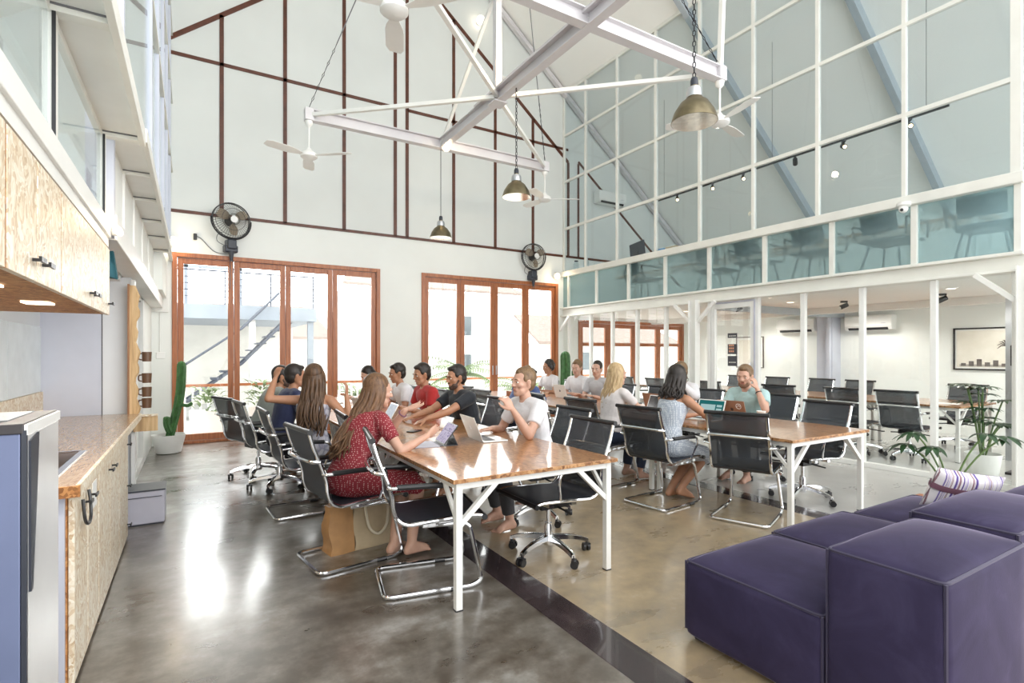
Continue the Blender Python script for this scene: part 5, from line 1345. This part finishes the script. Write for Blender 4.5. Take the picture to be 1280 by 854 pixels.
# ------------------------------------------------------------------ people
def skin_mat(name, c):
    t = NT(name); k = t.coord(); n = t.noise(k, 14, 3)
    a = tuple(x*.93 for x in c); b = tuple(min(1, x*1.06) for x in c)
    return t.done(t.pbsdf(t.ramp(n, [(.35, a), (.7, b)]), .5, 0, Subsurface_Weight=.12, Subsurface_Radius=(.02,.008,.005), Subsurface_Scale=.5))
SK = {'fair': skin_mat('fair_skin', (.57,.34,.25)), 'tan': skin_mat('tanned_skin', (.43,.215,.125)), 'brown': skin_mat('brown_skin', (.40,.20,.12))}
def hair_mat(name, a, b):
    t = NT(name); k = t.coord((1,1,.15)); n = t.noise(k, 60, 4, .7)
    return t.done(t.pbsdf(t.ramp(n, [(.3, a), (.7, b)]), .42, 0, Specular_IOR_Level=.4))
HM = {'brown': hair_mat('brown_hair', (.035,.018,.01), (.15,.08,.04)), 'dark': hair_mat('dark_hair', (.010,.008,.007), (.035,.025,.02)), 'lightbrown': hair_mat('light_brown_hair', (.09,.05,.025), (.26,.16,.08)), 'blonde': hair_mat('blonde_hair', (.32,.21,.10), (.62,.46,.26)), 'auburn': hair_mat('auburn_hair', (.06,.028,.014), (.22,.115,.055))}
STUB = {'dark': plain('dark_stubble', (.075,.042,.03), .7, var=.3, vs=60), 'lightbrown': plain('brown_stubble', (.20,.105,.06), .7, var=.3, vs=60)}
M['eye_white'] = plain('eye_white', (.75,.73,.70), .3); M['iris'] = plain('dark_iris', (.03,.02,.015), .2); M['lips'] = plain('lips', (.45,.16,.13), .45)
def cloth(name, col, rough=.85):
    t = NT(name); k = t.coord(); n = t.noise(k, 9, 4, .6, .5); n2 = t.noise(k, 22, 3)
    a = tuple(x*.88 for x in col); return t.done(t.pbsdf(t.ramp(n, [(.35, a), (.65, col)]), rough, 0, Sheen_Weight=.15, Normal=t.bump(n2, .25, .02)))
def dots(name, base, dot, scale, thr, rough=.85):
    t = NT(name); k = t.coord(); vo = t.n('ShaderNodeTexVoronoi'); t.t.links.new(k, vo.inputs['Vector']); vo.inputs['Scale'].default_value = scale; vo.inputs['Randomness'].default_value = .25
    col = t.mix(t.math('LESS_THAN', vo.outputs['Distance'], thr), base, dot); return t.done(t.pbsdf(col, rough))
def marble(name, base, line):
    t = NT(name); k = t.coord(); vo = t.n('ShaderNodeTexVoronoi', _feature='DISTANCE_TO_EDGE'); w_ = t.n('ShaderNodeTexNoise'); t.t.links.new(k, w_.inputs['Vector']); w_.inputs['Scale'].default_value = 12
    add = t.n('ShaderNodeVectorMath', _operation='MULTIPLY_ADD'); t.t.links.new(w_.outputs['Color'], add.inputs[0]); add.inputs[1].default_value = (.05,)*3; t.t.links.new(k, add.inputs[2])
    t.t.links.new(add.outputs[0], vo.inputs['Vector']); vo.inputs['Scale'].default_value = 15
    col = t.ramp(vo.outputs['Distance'], [(.0, line), (.07, tuple((a+b)/2 for a, b in zip(base, line))), (.18, base)]); return t.done(t.pbsdf(col, .85))
CL = {'red_dots': dots('red_spotted_dress', (.22,.018,.028), (.62,.40,.38), 75, .26), 'marble': marble('grey_marbled_cloth', (.50,.50,.56), (.22,.22,.30)), 'navy': cloth('navy_cloth', (.022,.030,.085)), 'grey_green': cloth('grey_green_cloth', (.32,.35,.32)),
      'white': cloth('white_cloth', (.80,.79,.82)), 'black': cloth('black_cloth', (.014,.017,.024)), 'red': cloth('red_cloth', (.46,.022,.022)), 'blue': cloth('blue_cloth', (.075,.115,.27)), 'pale_dots': dots('pale_patterned_dress', (.42,.47,.55), (.72,.75,.78), 60, .40), 'offwhite': cloth('pinkish_white_cloth', (.72,.67,.66)),
      'mint': cloth('mint_cloth', (.42,.60,.60)), 'grey': cloth('grey_cloth', (.50,.50,.52)), 'dark_trousers': cloth('dark_trousers', (.016,.018,.028)), 'denim': cloth('dark_denim', (.03,.045,.09)), 'charcoal': cloth('charcoal_cloth', (.045,.045,.05))}

def ik(a, c, l1, l2, pole):
    a, c, pole = V(a), V(c), V(pole); d = c-a; L = min(d.length, (l1+l2)*.995); dn = d.normalized(); c2 = a+dn*L
    x = (l1*l1-l2*l2+L*L)/(2*L); h = sqrt(max(0, l1*l1-x*x)); p = pole-a; p = p-dn*p.dot(dn)
    p = p.normalized() if p.length > 1e-5 else dn.orthogonal().normalized()
    return a+dn*x+p*h, c2

def add_hand(m, wrist, d, nrm, side, curl=.5, spread=.12, thumb=.7, sc=1.0):
    """palm, four unequal fingers and a thumb; nrm points out of the palm; side +1: thumb towards d x nrm"""
    d = V(d).normalized(); nrm = V(nrm); nrm = (nrm-d*nrm.dot(d)).normalized(); lat = d.cross(nrm)*side
    w = V(wrist); B = Matrix((( d.x, lat.x, nrm.x, w.x), (d.y, lat.y, nrm.y, w.y), (d.z, lat.z, nrm.z, w.z), (0,0,0,1)))
    def L(x, y, z): return B @ V((x*sc, y*sc, z*sc))
    rows = []
    for x, hw, ht in ((-.01,.021,.017),(.015,.027,.016),(.045,.038,.014),(.075,.041,.0125),(.092,.039,.010)):
        rows.append([L(x, hw*cos(2*pi*j/12), ht*sin(2*pi*j/12)) for j in range(12)])
    m.rings(rows)
    for i, (y, ln) in enumerate(((.029,.070),(.010,.079),(-.010,.073),(-.028,.058))):
        a = spread*(y/.03); p = V((.086, y, 0)); ang = curl*.45; rad = .0092-.0006*i
        for s, (fr, k) in enumerate(((.45,.55),(.30,.85),(.25,.6))):
            dv = V((cos(ang)*cos(a), sin(a), sin(ang))); q = p+dv*ln*fr
            m.caps(L(*p), L(*q), rad*sc, (rad-.0012)*sc, 8); p = q; rad -= .0010; ang += curl*k
    p = V((.022, .026, .004)); q = p+V((.030,.026*thumb+.006,.012)); r2 = q+V((.030,.010*thumb,.010)); r3 = r2+V((.024,-.004,.006))
    m.caps(L(*p), L(*q), .0145*sc, .0115*sc, 8); m.caps(L(*q), L(*r2), .0112*sc, .0098*sc, 8); m.caps(L(*r2), L(*r3), .0098*sc, .0078*sc, 8)
    return B

def person(label, xy, deg, hip_z=.545, female=False, lean=12, skin='fair', hair='brown', style='short', top='white', sleeve='short', legs='dark_trousers', legskin=False,
           head_yaw=0, head_pitch=0, rh=None, lh=None, rpole=None, lpole=None, rhd=None, lhd=None, rhn=None, lhn=None, rcurl=.55, lcurl=.55, feet=None, knees=None, beard=False, vox=.0085, sweep=0, scale=1.0, dress=False, twist=0, extra=None):
    """built in its own frame: +X forward, +Y left, origin on the floor under the hips"""
    hx, hy = xy; th = radians(deg); Rz = Matrix.Rotation(th, 4, 'Z'); W = Matrix.Translation((hx, hy, 0)) @ Rz; Wi = W.inverted()
    loc = lambda p: Wi @ V(p)
    P = V((0, 0, hip_z)); lean = radians(lean)
    def spine(s):
        n = 10; x = 0; z = 0
        for i in range(n):
            ss = s*(i+.5)/n; a = lean*(.55+.9*ss/.5); x += s/n*sin(a); z += s/n*cos(a)
        return P+V((x, 0, z))
    def sdir(s): return (spine(s+.01)-spine(s-.01)).normalized()
    sw = .168 if female else .192; hw = .172 if female else .163; ww = .118 if female else .138; cw = .148 if female else .170
    tor = [(-.10,.085,.125),(-.05,.118,hw*.98),(.03,.122,hw),(.11,.105,(hw+ww)/2),(.19,.094,ww),(.28,.104,(ww+cw)/2),(.37,.116,cw),(.43,.110,cw*1.03),(.475,.088,sw*.92),(.505,.066,.115),(.53,.052,.062)]
    tw = radians(twist)
    def ring(s, a, b, inf=0, n=20):
        c = spine(s); d = sdir(s); k = max(0, min(1, s/.45)); y = V((-sin(tw*k), cos(tw*k), 0)); x = y.cross(d).normalized()
        return [c + x*((a+inf)*cos(2*pi*j/n)) + y*((b+inf)*sin(2*pi*j/n)*(1)) for j in range(n)]
    tY = V((-sin(tw), cos(tw), 0)); sh = {}
    for sd in (-1, 1): sh[sd] = spine(.463)+tY*(sd*sw*.96)
    neck0 = spine(.50); sd_ = sdir(.5)
    # head
    hd = spine(.53)+ (sd_*.5+V((.0,0,.5))).normalized()*.145
    HY = th*0+radians(head_yaw)+tw*.6; HP = radians(head_pitch)+lean*.25
    HMx = Matrix.Translation(hd) @ Matrix.Rotation(HY, 4, 'Z') @ Matrix.Rotation(HP, 4, 'Y')
    up_l, fo_l = (.285,.245) if not female else (.265,.228)
    arms = {}
    for sd, tgt, pole in ((-1, rh, rpole), (1, lh, lpole)):
        t = loc(tgt) if tgt is not None else V((.40, sd*.14, .80))
        p = loc(pole) if pole is not None else sh[sd]+V((-.1, sd*.25, -.5))
        e, wr = ik(sh[sd], t, up_l, fo_l, p); arms[sd] = (sh[sd], e, wr)
    legj = {}
    for sd in (-1, 1):
        hp = P+V((.02, sd*.09, -.01)); ft = (feet or {}).get(sd); kn = (knees or {}).get(sd)
        ank = loc(ft) if ft is not None else V((.36, sd*.11, .085))
        if kn is None: kp = V((1.0, sd*.15, .9))
        else: kp = loc(kn)
        k, ank2 = ik(hp, ank, .435, .425, kp); legj[sd] = (hp, k, ank2)
    b = MB()
    b.rings([ring(*r) for r in tor])
    b.caps(neck0-sd_*.03, HMx @ V((-.012,0,-.075)), .057 if not female else .048, .05 if not female else .043, 14)
    if female:
        for sd in (-1, 1): b.ell(spine(.36)+V((.075,sd*.062,0)), (.05,.055,.055))
    for sd in (-1, 1):
        s, e, wr = arms[sd]; g = .88 if female else 1
        b.caps(s, s.lerp(e,.45), .058*g, .048*g, 12); b.caps(s.lerp(e,.45), e, .048*g, .038*g, 12)
        b.caps(e, e.lerp(wr,.35), .040*g, .040*g, 12); b.caps(e.lerp(wr,.35), wr, .040*g, .0255*g, 12)
        b.caps(spine(.49)+tY*sd*.05, s, .055*g, .056*g, 12)
        dd = loc(V(W.translation)+V((0,0,0)))*0 + ((Rz.inverted() @ V((rhd, lhd)[sd > 0])) if (rhd, lhd)[sd > 0] is not None else (wr-e))
        nn = (Rz.inverted() @ V((rhn, lhn)[sd > 0])) if (rhn, lhn)[sd > 0] is not None else V((0,0,-1))
        arms[sd] += (add_hand(b, wr+V(dd).normalized()*.012, dd, nn, sd if True else 1, (rcurl, lcurl)[sd > 0], sc=.93 if female else 1.0),)
        hp, k, an = legj[sd]
        b.caps(hp, hp.lerp(k,.5), .088, .074, 14); b.caps(hp.lerp(k,.5), k, .074, .056, 14)
        b.caps(k, k.lerp(an,.35), .056, .055, 12); b.caps(k.lerp(an,.35), an, .055, .035, 12)
        fdir = V((1, sd*.12, 0)).normalized(); pitch = -.55 if an.z < .12 else -1.15
        heel = an+V((-.035,0,-.045)); ball = an+fdir*.115+V((0,0,-.055 if an.z < .12 else -.10)); lat = V((-fdir.y, fdir.x, 0))
        b.caps(an, heel, .036, .031, 10); b.caps(an+V((0,0,-.01)), ball, .036, .028, 10); b.caps(heel, ball, .03, .027, 10)
        for q in range(5):
            o_ = lat*(sd*(-.034+.017*q)); L_ = .062-.008*q if q else .066
            b.caps(ball+o_*.8-fdir*.02, ball+o_+fdir*(L_*.7)+V((0,0,-.012)), .0155 if q == 0 else .0125, .011 if q == 0 else .0088, 8)
    # head shape
    H = MB(); fz = .95 if female else 1
    H.ell((-.012,0,.032), (.098,.078,.088), 20, 14); H.ell((.022,0,-.005), (.070*fz,.066*fz,.085), 18, 12)
    H.caps((.035,.028,-.07), (.062,.012,-.094), .036*fz, .024, 10); H.caps((.035,-.028,-.07), (.062,-.012,-.094), .036*fz, .024, 10); H.caps((.062,.012,-.094),(.062,-.012,-.094),.024,.024,10)
    H.caps((-.02,.062,-.03), (.03,.036,-.078), .02, .02, 8); H.caps((-.02,-.062,-.03), (.03,-.036,-.078), .02, .02, 8)
    H.caps((.086,.030,.028), (.080,.045,.026), .011, .009, 8); H.caps((.086,-.030,.028), (.080,-.045,.026), .011, .009, 8); H.caps((.086,.03,.028),(.086,-.03,.028),.010,.010,8)
    H.caps((.088,0,.018), (.110,0,-.022), .0095, .0125, 8); H.ell((.100,.011,-.026), .009); H.ell((.100,-.011,-.026), .009)
    H.caps((.060,.040,-.022),(.055,.048,-.02),.022,.02,8); H.caps((.060,-.040,-.022),(.055,-.048,-.02),.022,.02,8)
    H.caps((.080,.016,-.057),(.080,-.016,-.057),.0125,.0125,8); H.ell((.0,.0,-.04),(.06,.058,.05))
    for sd in (-1, 1):
        H.tube(spline([(-.004,sd*.076,-.032),(-.016,sd*.084,-.008),(-.018,sd*.088,.014),(-.004,sd*.085,.022),(.006,sd*.079,.008)],3), .009, 7); H.ell((-.006,sd*.079,-.005),(.014,.007,.024))
    b.add([HMx @ p for p in H.v], H.f)
    me = fuse(b, vox, 4)
    o = link('person', me, SK[skin], None, smooth=180); o.matrix_world = W; tag(o, label, 'person')
    # face details
    for sd in (-1, 1):
        e = MB().ell((.0785,sd*.032,.006), (.0105,.0125,.0070), 12, 8, M=HMx).build('eye', M['eye_white'], o); MB().ell((.0860,sd*.0315,.006), (.0040,.0060,.0060), 10, 7, M=HMx).build('iris', M['iris'], e)
        MB().tube([(.0955,sd*.016,.030),(.0955,sd*.030,.034),(.086,sd*.047,.028)], [.0035,.0045,.0025], 6, M=HMx).build('eyebrow', HM[hair], o)
    MB().tube([(.0845,.023,-.058),(.0925,.010,-.0555),(.0925,0,-.057),(.0925,-.010,-.0555),(.0845,-.023,-.058)], [.003,.006,.006,.006,.003], 6, M=HMx).build('lips', M['lips'], o)
    # hair
    h = MB()
    if style in ('short', 'bun', 'tied', 'crop'):
        t_ = .007 if style in ('crop', 'bun') else .011
        for sd in (-1, 1): h.ell((-.004,sd*.066,.036), (.046,.016+t_*.4,.036), 12, 8)
        h.ell((-.033,0,.048), (.092+t_,.078+t_,.090+t_), 22, 14); h.ell((-.055,0,.0), (.060+t_,.074+t_*.8,.075+t_), 18, 12)
        if style == 'short': h.ell((.018,0,.104), (.062,.060,.030), 14, 9)
        if style == 'bun': h.ell((-.055,0,.13), (.03,.028,.026), 12, 8); h.ell((-.012,0,.085), (.085,.055,.055))
        if style == 'tied': h.ell((-.115,0,.02), (.04,.038,.045), 12, 8)
        cut = None
        me_h = fuse(h, .007, 2); hh = link('hair', me_h, HM[hair], o, smooth=180); me_h.transform(HMx)
    else:
        h.ell((-.030,0,.050), (.100,.087,.094), 22, 14); h.ell((-.055,0,-.01), (.062,.084,.095), 18, 12)
        q = random.Random(len(label)); n = 64; Ln = {'long': .48, 'mid': .17, 'mid2': .33}[style]
        Hi = HMx.to_3x3().inverted(); down = Hi @ V((0,0,-1))
        for k in range(n):
            a = radians(72 + 216*k/(n-1)); r0x, r0y = .088, .082
            s0 = V((-.02+.5*r0x*cos(a), r0y*.5*sin(a), .115)); s1 = V((-.02+r0x*cos(a), r0y*sin(a)*1.02, .03)); 
            s2 = V((-.03+r0x*1.08*cos(a), r0y*1.12*sin(a), -.07)); l = Ln*(.82+.25*q.random())
            g = 1.05+.25*q.random(); s3 = s2 + down*(l*.45) + V((-.035+.01*q.random(), .0, 0))*1.0 + V((0, .012*(q.random()-.5)*2 + .02*sin(a), 0))
            s3 = s3 + V((-sweep*.45,0,0)); s4 = s2 + V((-sweep,0,0)) + down*(l*.9) + V((-.055+.035*(q.random()-.5), .045*(q.random()-.5)+.03*sin(a)*(q.random()), 0))
            wv = .016*sin(k*.9); s2 = s2 + V((.5*wv, .3*wv, 0)); s3 = s3 + V((-wv, .5*wv, 0)); s4 = s4 + V((wv, -wv, 0)); pts = spline([s0, s1, s2, s2.lerp(s3,.5)+V((wv*.8,-wv*.6,0)), s3, s3.lerp(s4,.5)+V((-wv,wv,0)), s4], 4); kk = len(pts)
            h.tube(pts, [.013*(1-.75*(i/(kk-1))**2)+.002 for i in range(kk)], 6)
        h.v = [HMx @ p for p in h.v]
        h.build('hair', HM[hair], o, smooth=180)
    if beard:
        B = MB(); B.caps((.040,.029,-.074),(.065,.012,-.0955),.0372,.0262,10); B.caps((.040,-.029,-.074),(.065,-.012,-.0955),.0372,.0262,10); B.caps((.0,.063,-.02),(.035,.036,-.076),.015,.022,8); B.caps((.0,-.063,-.02),(.035,-.036,-.076),.015,.022,8); B.caps((.089,.018,-.045),(.089,-.018,-.045),.007,.007,8)
        me_b = fuse(B, .007, 2); me_b.transform(HMx); link('beard', me_b, STUB[hair], o, smooth=180)
    # clothes
    c = MB(); I = .014
    lo = -.02 if not dress else -.1
    use = [r for r in tor if r[0] >= lo and r[0] <= (.51 if sleeve != 'none' else .45)]
    ex = [(r[0], r[1]+I+(.006 if .0 < r[0] < .3 and not female else 0), r[2]+I+(.012 if .0 < r[0] < .3 and not female else 0)) for r in use]
    c.rings([ring(*r) for r in ex])
    if female:
        for sd in (-1, 1): c.ell(spine(.36)+V((.078,sd*.062,0)), (.056,.062,.062))
    if sleeve == 'none':
        for sd in (-1, 1): c.tube(spline([spine(.42)+sdir(.42).cross(tY)*(-.10)+tY*sd*.085*1.0, spine(.515)+tY*sd*.088, spine(.42)+sdir(.42).cross(tY)*(.095)+tY*sd*.085], 5), .013, 6)
    else:
        for sd in (-1, 1):
            s, e, wr = arms[sd][:3]; g = .9 if female else 1.05
            en = s.lerp(e, .62) if sleeve == 'short' else e
            c.caps(spine(.485)+tY*sd*.06, s, .064*g, .068*g, 12); c.tube([s, s.lerp(en,.5), en], [.069*g,.064*g,.058*g], 14)
            if sleeve == 'long': c.caps(e, wr.lerp(e,.08), .05*g, .037*g, 12)
        c.tube([spine(.47), spine(.522)], [.098, .070], 18)
    if dress:
        for sd in (-1, 1):
            hp, k, an = legj[sd]; c.tube([hp-V((.08,0,0)), hp, hp.lerp(k,.55), k.lerp(hp,.08), k+(k-hp)*.03+V((0,0,-.06))], [.085,.105,.095,.085,.075], 14)
        k0, k1 = legj[-1][1], legj[1][1]; c.caps(P+V((.05,0,-.01)), (k0+k1)/2, .10, .07, 12)
    me_c = fuse(c, .010, 3); link('dress' if dress else 'shirt', me_c, CL[top], o, smooth=180)
    if not dress:
        l = MB(); l.rings([ring(r[0], r[1]+.010, r[2]+.010) for r in tor if r[0] <= .06])
        for sd in (-1, 1):
            hp, k, an = legj[sd]; en = an.lerp(k, .12 if not legskin else .95)
            l.caps(hp, hp.lerp(k,.5), .100, .088, 14); l.caps(hp.lerp(k,.5), k, .088, .071, 14)
            if not legskin: l.caps(k, k.lerp(an,.4), .071, .066, 12); l.tube([k.lerp(an,.4), en], [.066,.054], 12)
        me_l = fuse(l, .011, 5); link('trousers' if not legskin else 'shorts', me_l, CL[legs], o, smooth=180)
    if extra: extra(o, HMx, arms, W)
    return o, HMx, arms, W

def bracelet(sd, mat, w=.028, t=.22):
    def f(o, HMx, arms, W):
        s, e, wr = arms[sd][:3]; d = (wr-e).normalized(); p = wr-d*.035; u = d.orthogonal().normalized(); v = d.cross(u)
        MB().tube([p+(u*cos(2*pi*k/18)+v*sin(2*pi*k/18))*.030 for k in range(18)], .006, 6, closed=True).build('bracelet', mat, o)
    return f
def glasses_for(o, HMx, arms, W):
    m = MB()
    for sd in (-1, 1):
        m.tube([(.100-.006*abs(cos(2*pi*k/16)), sd*.033+.021*cos(2*pi*k/16), .006+.017*sin(2*pi*k/16)) for k in range(16)], .0022, 5, closed=True, M=HMx); m.tube([(.094,sd*.054,.010),(.02,sd*.083,.012),(-.01,sd*.086,.0)], .0022, 5, M=HMx)
    m.tube([(.1,.012,.01),(.106,0,.012),(.1,-.012,.01)], .0022, 5, M=HMx); m.build('glasses', M['black'], o)
def headphones_for(o, HMx, arms, W):
    m = MB(); m.tube([(-.015, .092*cos(radians(t)), .03+.112*sin(radians(t))) for t in range(0, 181, 12)], .008, 6, M=HMx)
    for sd in (-1, 1): m.ell((-.01,sd*.095,.0), (.034,.018,.04), 12, 8, M=HMx)
    m.build('headphones', M['black'], o)
def both(*fs):
    def f(*a):
        for g_ in fs: g_(*a)
    return f
def chairhip(key, dx=-.10):
    x, y, a = CH[key]; return (x+dx*cos(a), y+dx*sin(a))

def cup_thing(label, pos, mat, r=.036, h=.085):
    c = thing('cup', label, 'cup', pos)
    MB().lathe([(0,0),(r*.78,0),(r,h),(r*.94,h),(r*.72,.006),(0,.006)], 22).build('body', mat, c)
    return c

# woman in the red dress
person('woman in a red spotted dress with long brown hair, gesturing with both hands', chairhip('L2', -.06), 16, female=True, lean=24, hair='auburn', style='long', top='red_dots', sleeve='short', dress=True, skin='fair',
       head_yaw=-8, head_pitch=2, rh=(1.47,3.66,.84), rpole=(1.32,3.2,.0), lh=(1.37,3.84,1.02), lpole=(1.35,4.3,.0), sweep=.175, rhd=(.8,.25,.45), lhd=(.9,-.2,.35), rhn=(-.3,.9,.2), lhn=(-.3,-.4,.8), rcurl=.3, lcurl=.3,
       feet={-1:(1.34,3.62,.09), 1:(1.24,3.70,.09)}, knees={-1:(2.2,3.6,.7),1:(2.2,3.8,.7)}, vox=.0075, extra=both(bracelet(1, M['band'])))
# woman in the grey tank top, both fists raised
person('woman in a grey marbled tank top seen from behind, long brown hair and raised elbow', chairhip('L3', .02), 52, female=True, lean=5, hair='brown', style='long', sweep=.05, top='marble', sleeve='none', dress=True, skin='tan', head_yaw=12,
       lh=(.66,5.42,1.21), lpole=(.0,5.0,.75), rh=(1.23,5.05,1.05), rpole=(1.22,4.9,.0), lhd=(.3,.1,.9), rhd=(.05,.05,1), lhn=(.6,.5,-.1), rhn=(-.8,.5,0), rcurl=1.25, lcurl=1.25,
       feet={-1:(1.1,5.0,.10), 1:(1.2,5.25,.09)}, vox=.0085)
person('man in a navy shirt, mostly hidden behind the woman in the grey tank top', chairhip('L4', .0), 8, lean=16, hair='dark', style='short', top='navy', sleeve='short', skin='tan', head_yaw=-4, vox=.010)
person('bearded man in a grey shirt leaning forward, sitting closest to the left timber doors', chairhip('L5', .02), 12, lean=24, hair='dark', style='short', top='grey_green', sleeve='short', skin='tan', beard=True, head_yaw=-22, lh=(1.0,7.2,1.15), lpole=(.9,7.4,.3), lcurl=1.0, vox=.010)
# right side of the first row
o_, H_, A_m, W_ = person('man in a white t-shirt with a small top knot, raising a cup to his mouth', chairhip('R2', -.01), 182, lean=15, hair='lightbrown', style='bun', top='white', sleeve='short', skin='fair', legs='charcoal', head_yaw=2, head_pitch=-4,
       lh=(2.20,3.63,.99), lpole=(2.35,3.40,.1), rh=(2.22,4.02,.80), rpole=(2.6,4.6,.4), lhd=(-.45,.2,.75), lhn=(-.15,.95,.0), lcurl=.85, rhd=(-1,-.2,-.05), rhn=(0,0,-1), rcurl=.35, feet={-1:(2.25,3.98,.085), 1:(2.22,3.72,.085)}, vox=.0075)
hb = W_ @ (A_m[1][3] @ V((.085, .0, .046)))
c_ = cup_thing('white cup held up by the man with the top knot', (hb.x, hb.y, hb.z-.042), M['white_plastic'])
person('man in a black t-shirt with short dark hair and stubble, facing the red dress woman', chairhip('R3', -.02), 186, lean=17, hair='dark', style='short', top='black', sleeve='short', skin='tan', beard=True, head_pitch=4, lh=(1.98,4.92,.80), lpole=(2.2,4.3,.4), rh=(1.96,5.22,.80), rpole=(2.4,5.8,.4), vox=.0085)
person('man in a red shirt with short black hair behind a white laptop', chairhip('R4', .0), 183, lean=17, hair='dark', style='short', top='red', sleeve='short', skin='tan', head_yaw=6, head_pitch=8, vox=.010)
person('person with dark hair, only the crown showing above the red dress woman', chairhip('R5', .0), 180, lean=20, hair='dark', style='short', top='white', sleeve='short', skin='tan', head_pitch=6, vox=.011)
person('woman in a red sleeveless top with dark hair, bowing over the far table end', chairhip('R6', .0), 188, female=True, lean=30, hair='dark', style='mid', top='red', sleeve='none', skin='fair', head_pitch=22, lh=(1.95,7.45,.82), rh=(1.9,7.8,.84), vox=.010)
# second row, left side
person('dark haired woman in a pale patterned sleeveless dress, barefoot, ankles crossed', chairhip('A2', .03), -2, female=True, lean=14, hair='dark', style='mid', top='pale_dots', sleeve='none', dress=True, skin='tan', head_yaw=6, head_pitch=8,
       rh=(4.43,3.56,.81), rpole=(4.25,2.7,.5), lh=(4.48,3.74,.81), feet={-1:(4.14,3.62,.13), 1:(4.10,3.72,.10)}, knees={-1:(5.2,3.5,.8),1:(5.2,3.8,.8)}, vox=.0085, extra=glasses_for)
person('blonde woman in a pinkish white t-shirt seen from behind', chairhip('A3', .02), -2, female=True, lean=12, hair='blonde', style='mid2', top='offwhite', sleeve='short', legs='denim', skin='fair', head_yaw=-6, rh=(4.52,4.42,.80), rpole=(4.3,3.9,.3), vox=.0085)
person('man in a blue shirt hunched over the table, seen from behind', chairhip('A5', .10), 14, lean=36, hair='dark', style='short', top='blue', sleeve='long', legs='denim', skin='tan', head_pitch=10, head_yaw=-8, lh=(4.36,6.55,.81), rh=(4.34,6.3,.81), vox=.010, beard=True)
# second row, right side
person('bearded man in a mint t-shirt, hand raised to his chin, elbow on the table', chairhip('B2', .06), 184, lean=20, hair='lightbrown', style='short', top='mint', sleeve='short', skin='fair', beard=True, head_yaw=14, head_pitch=4,
       lh=(5.36,3.62,1.05), lpole=(5.35,3.2,.2), lhd=(-.25,.15,.9), lhn=(-.1,.9,.1), lcurl=1.0, rh=(5.15,3.95,.80), vox=.0085, extra=bracelet(1, M['black']))
o_, H_, A_m, W_ = person('person in a white shirt drinking from a cup, half hidden behind the dark haired woman', chairhip('B3', .04), 184, lean=14, hair='lightbrown', style='short', top='white', sleeve='long', skin='fair', head_yaw=6, lh=(5.32,4.66,1.08), lpole=(5.5,4.1,.5), lhd=(-.2,.3,.8), lhn=(0,.9,.2), lcurl=.8, vox=.010)
hb = W_ @ (A_m[1][3] @ V((.085, .0, .044))); cup_thing('pale cup held up by the drinking person in white', (hb.x, hb.y, hb.z-.042), M['white_plastic'])
person('young man in grey with short dark hair just left of the blonde woman', chairhip('B5', .04), 190, lean=14, hair='dark', style='crop', top='grey', sleeve='short', skin='fair', head_yaw=20, head_pitch=4, vox=.011)
person('young blond man in a white t-shirt by the partition corner', chairhip('B6', .04), 186, lean=12, hair='lightbrown', style='short', top='white', sleeve='short', skin='fair', head_yaw=24, head_pitch=10, vox=.011)
person('woman with headphones and tied dark hair behind a white laptop at the far right row', chairhip('B7', .04), 184, female=True, lean=12, hair='dark', style='tied', top='white', sleeve='short', skin='tan', head_yaw=-10, head_pitch=8, vox=.011, extra=headphones_for)
for o in (cant, swiv, tb, fan, pen, wf, ac, arm): pass
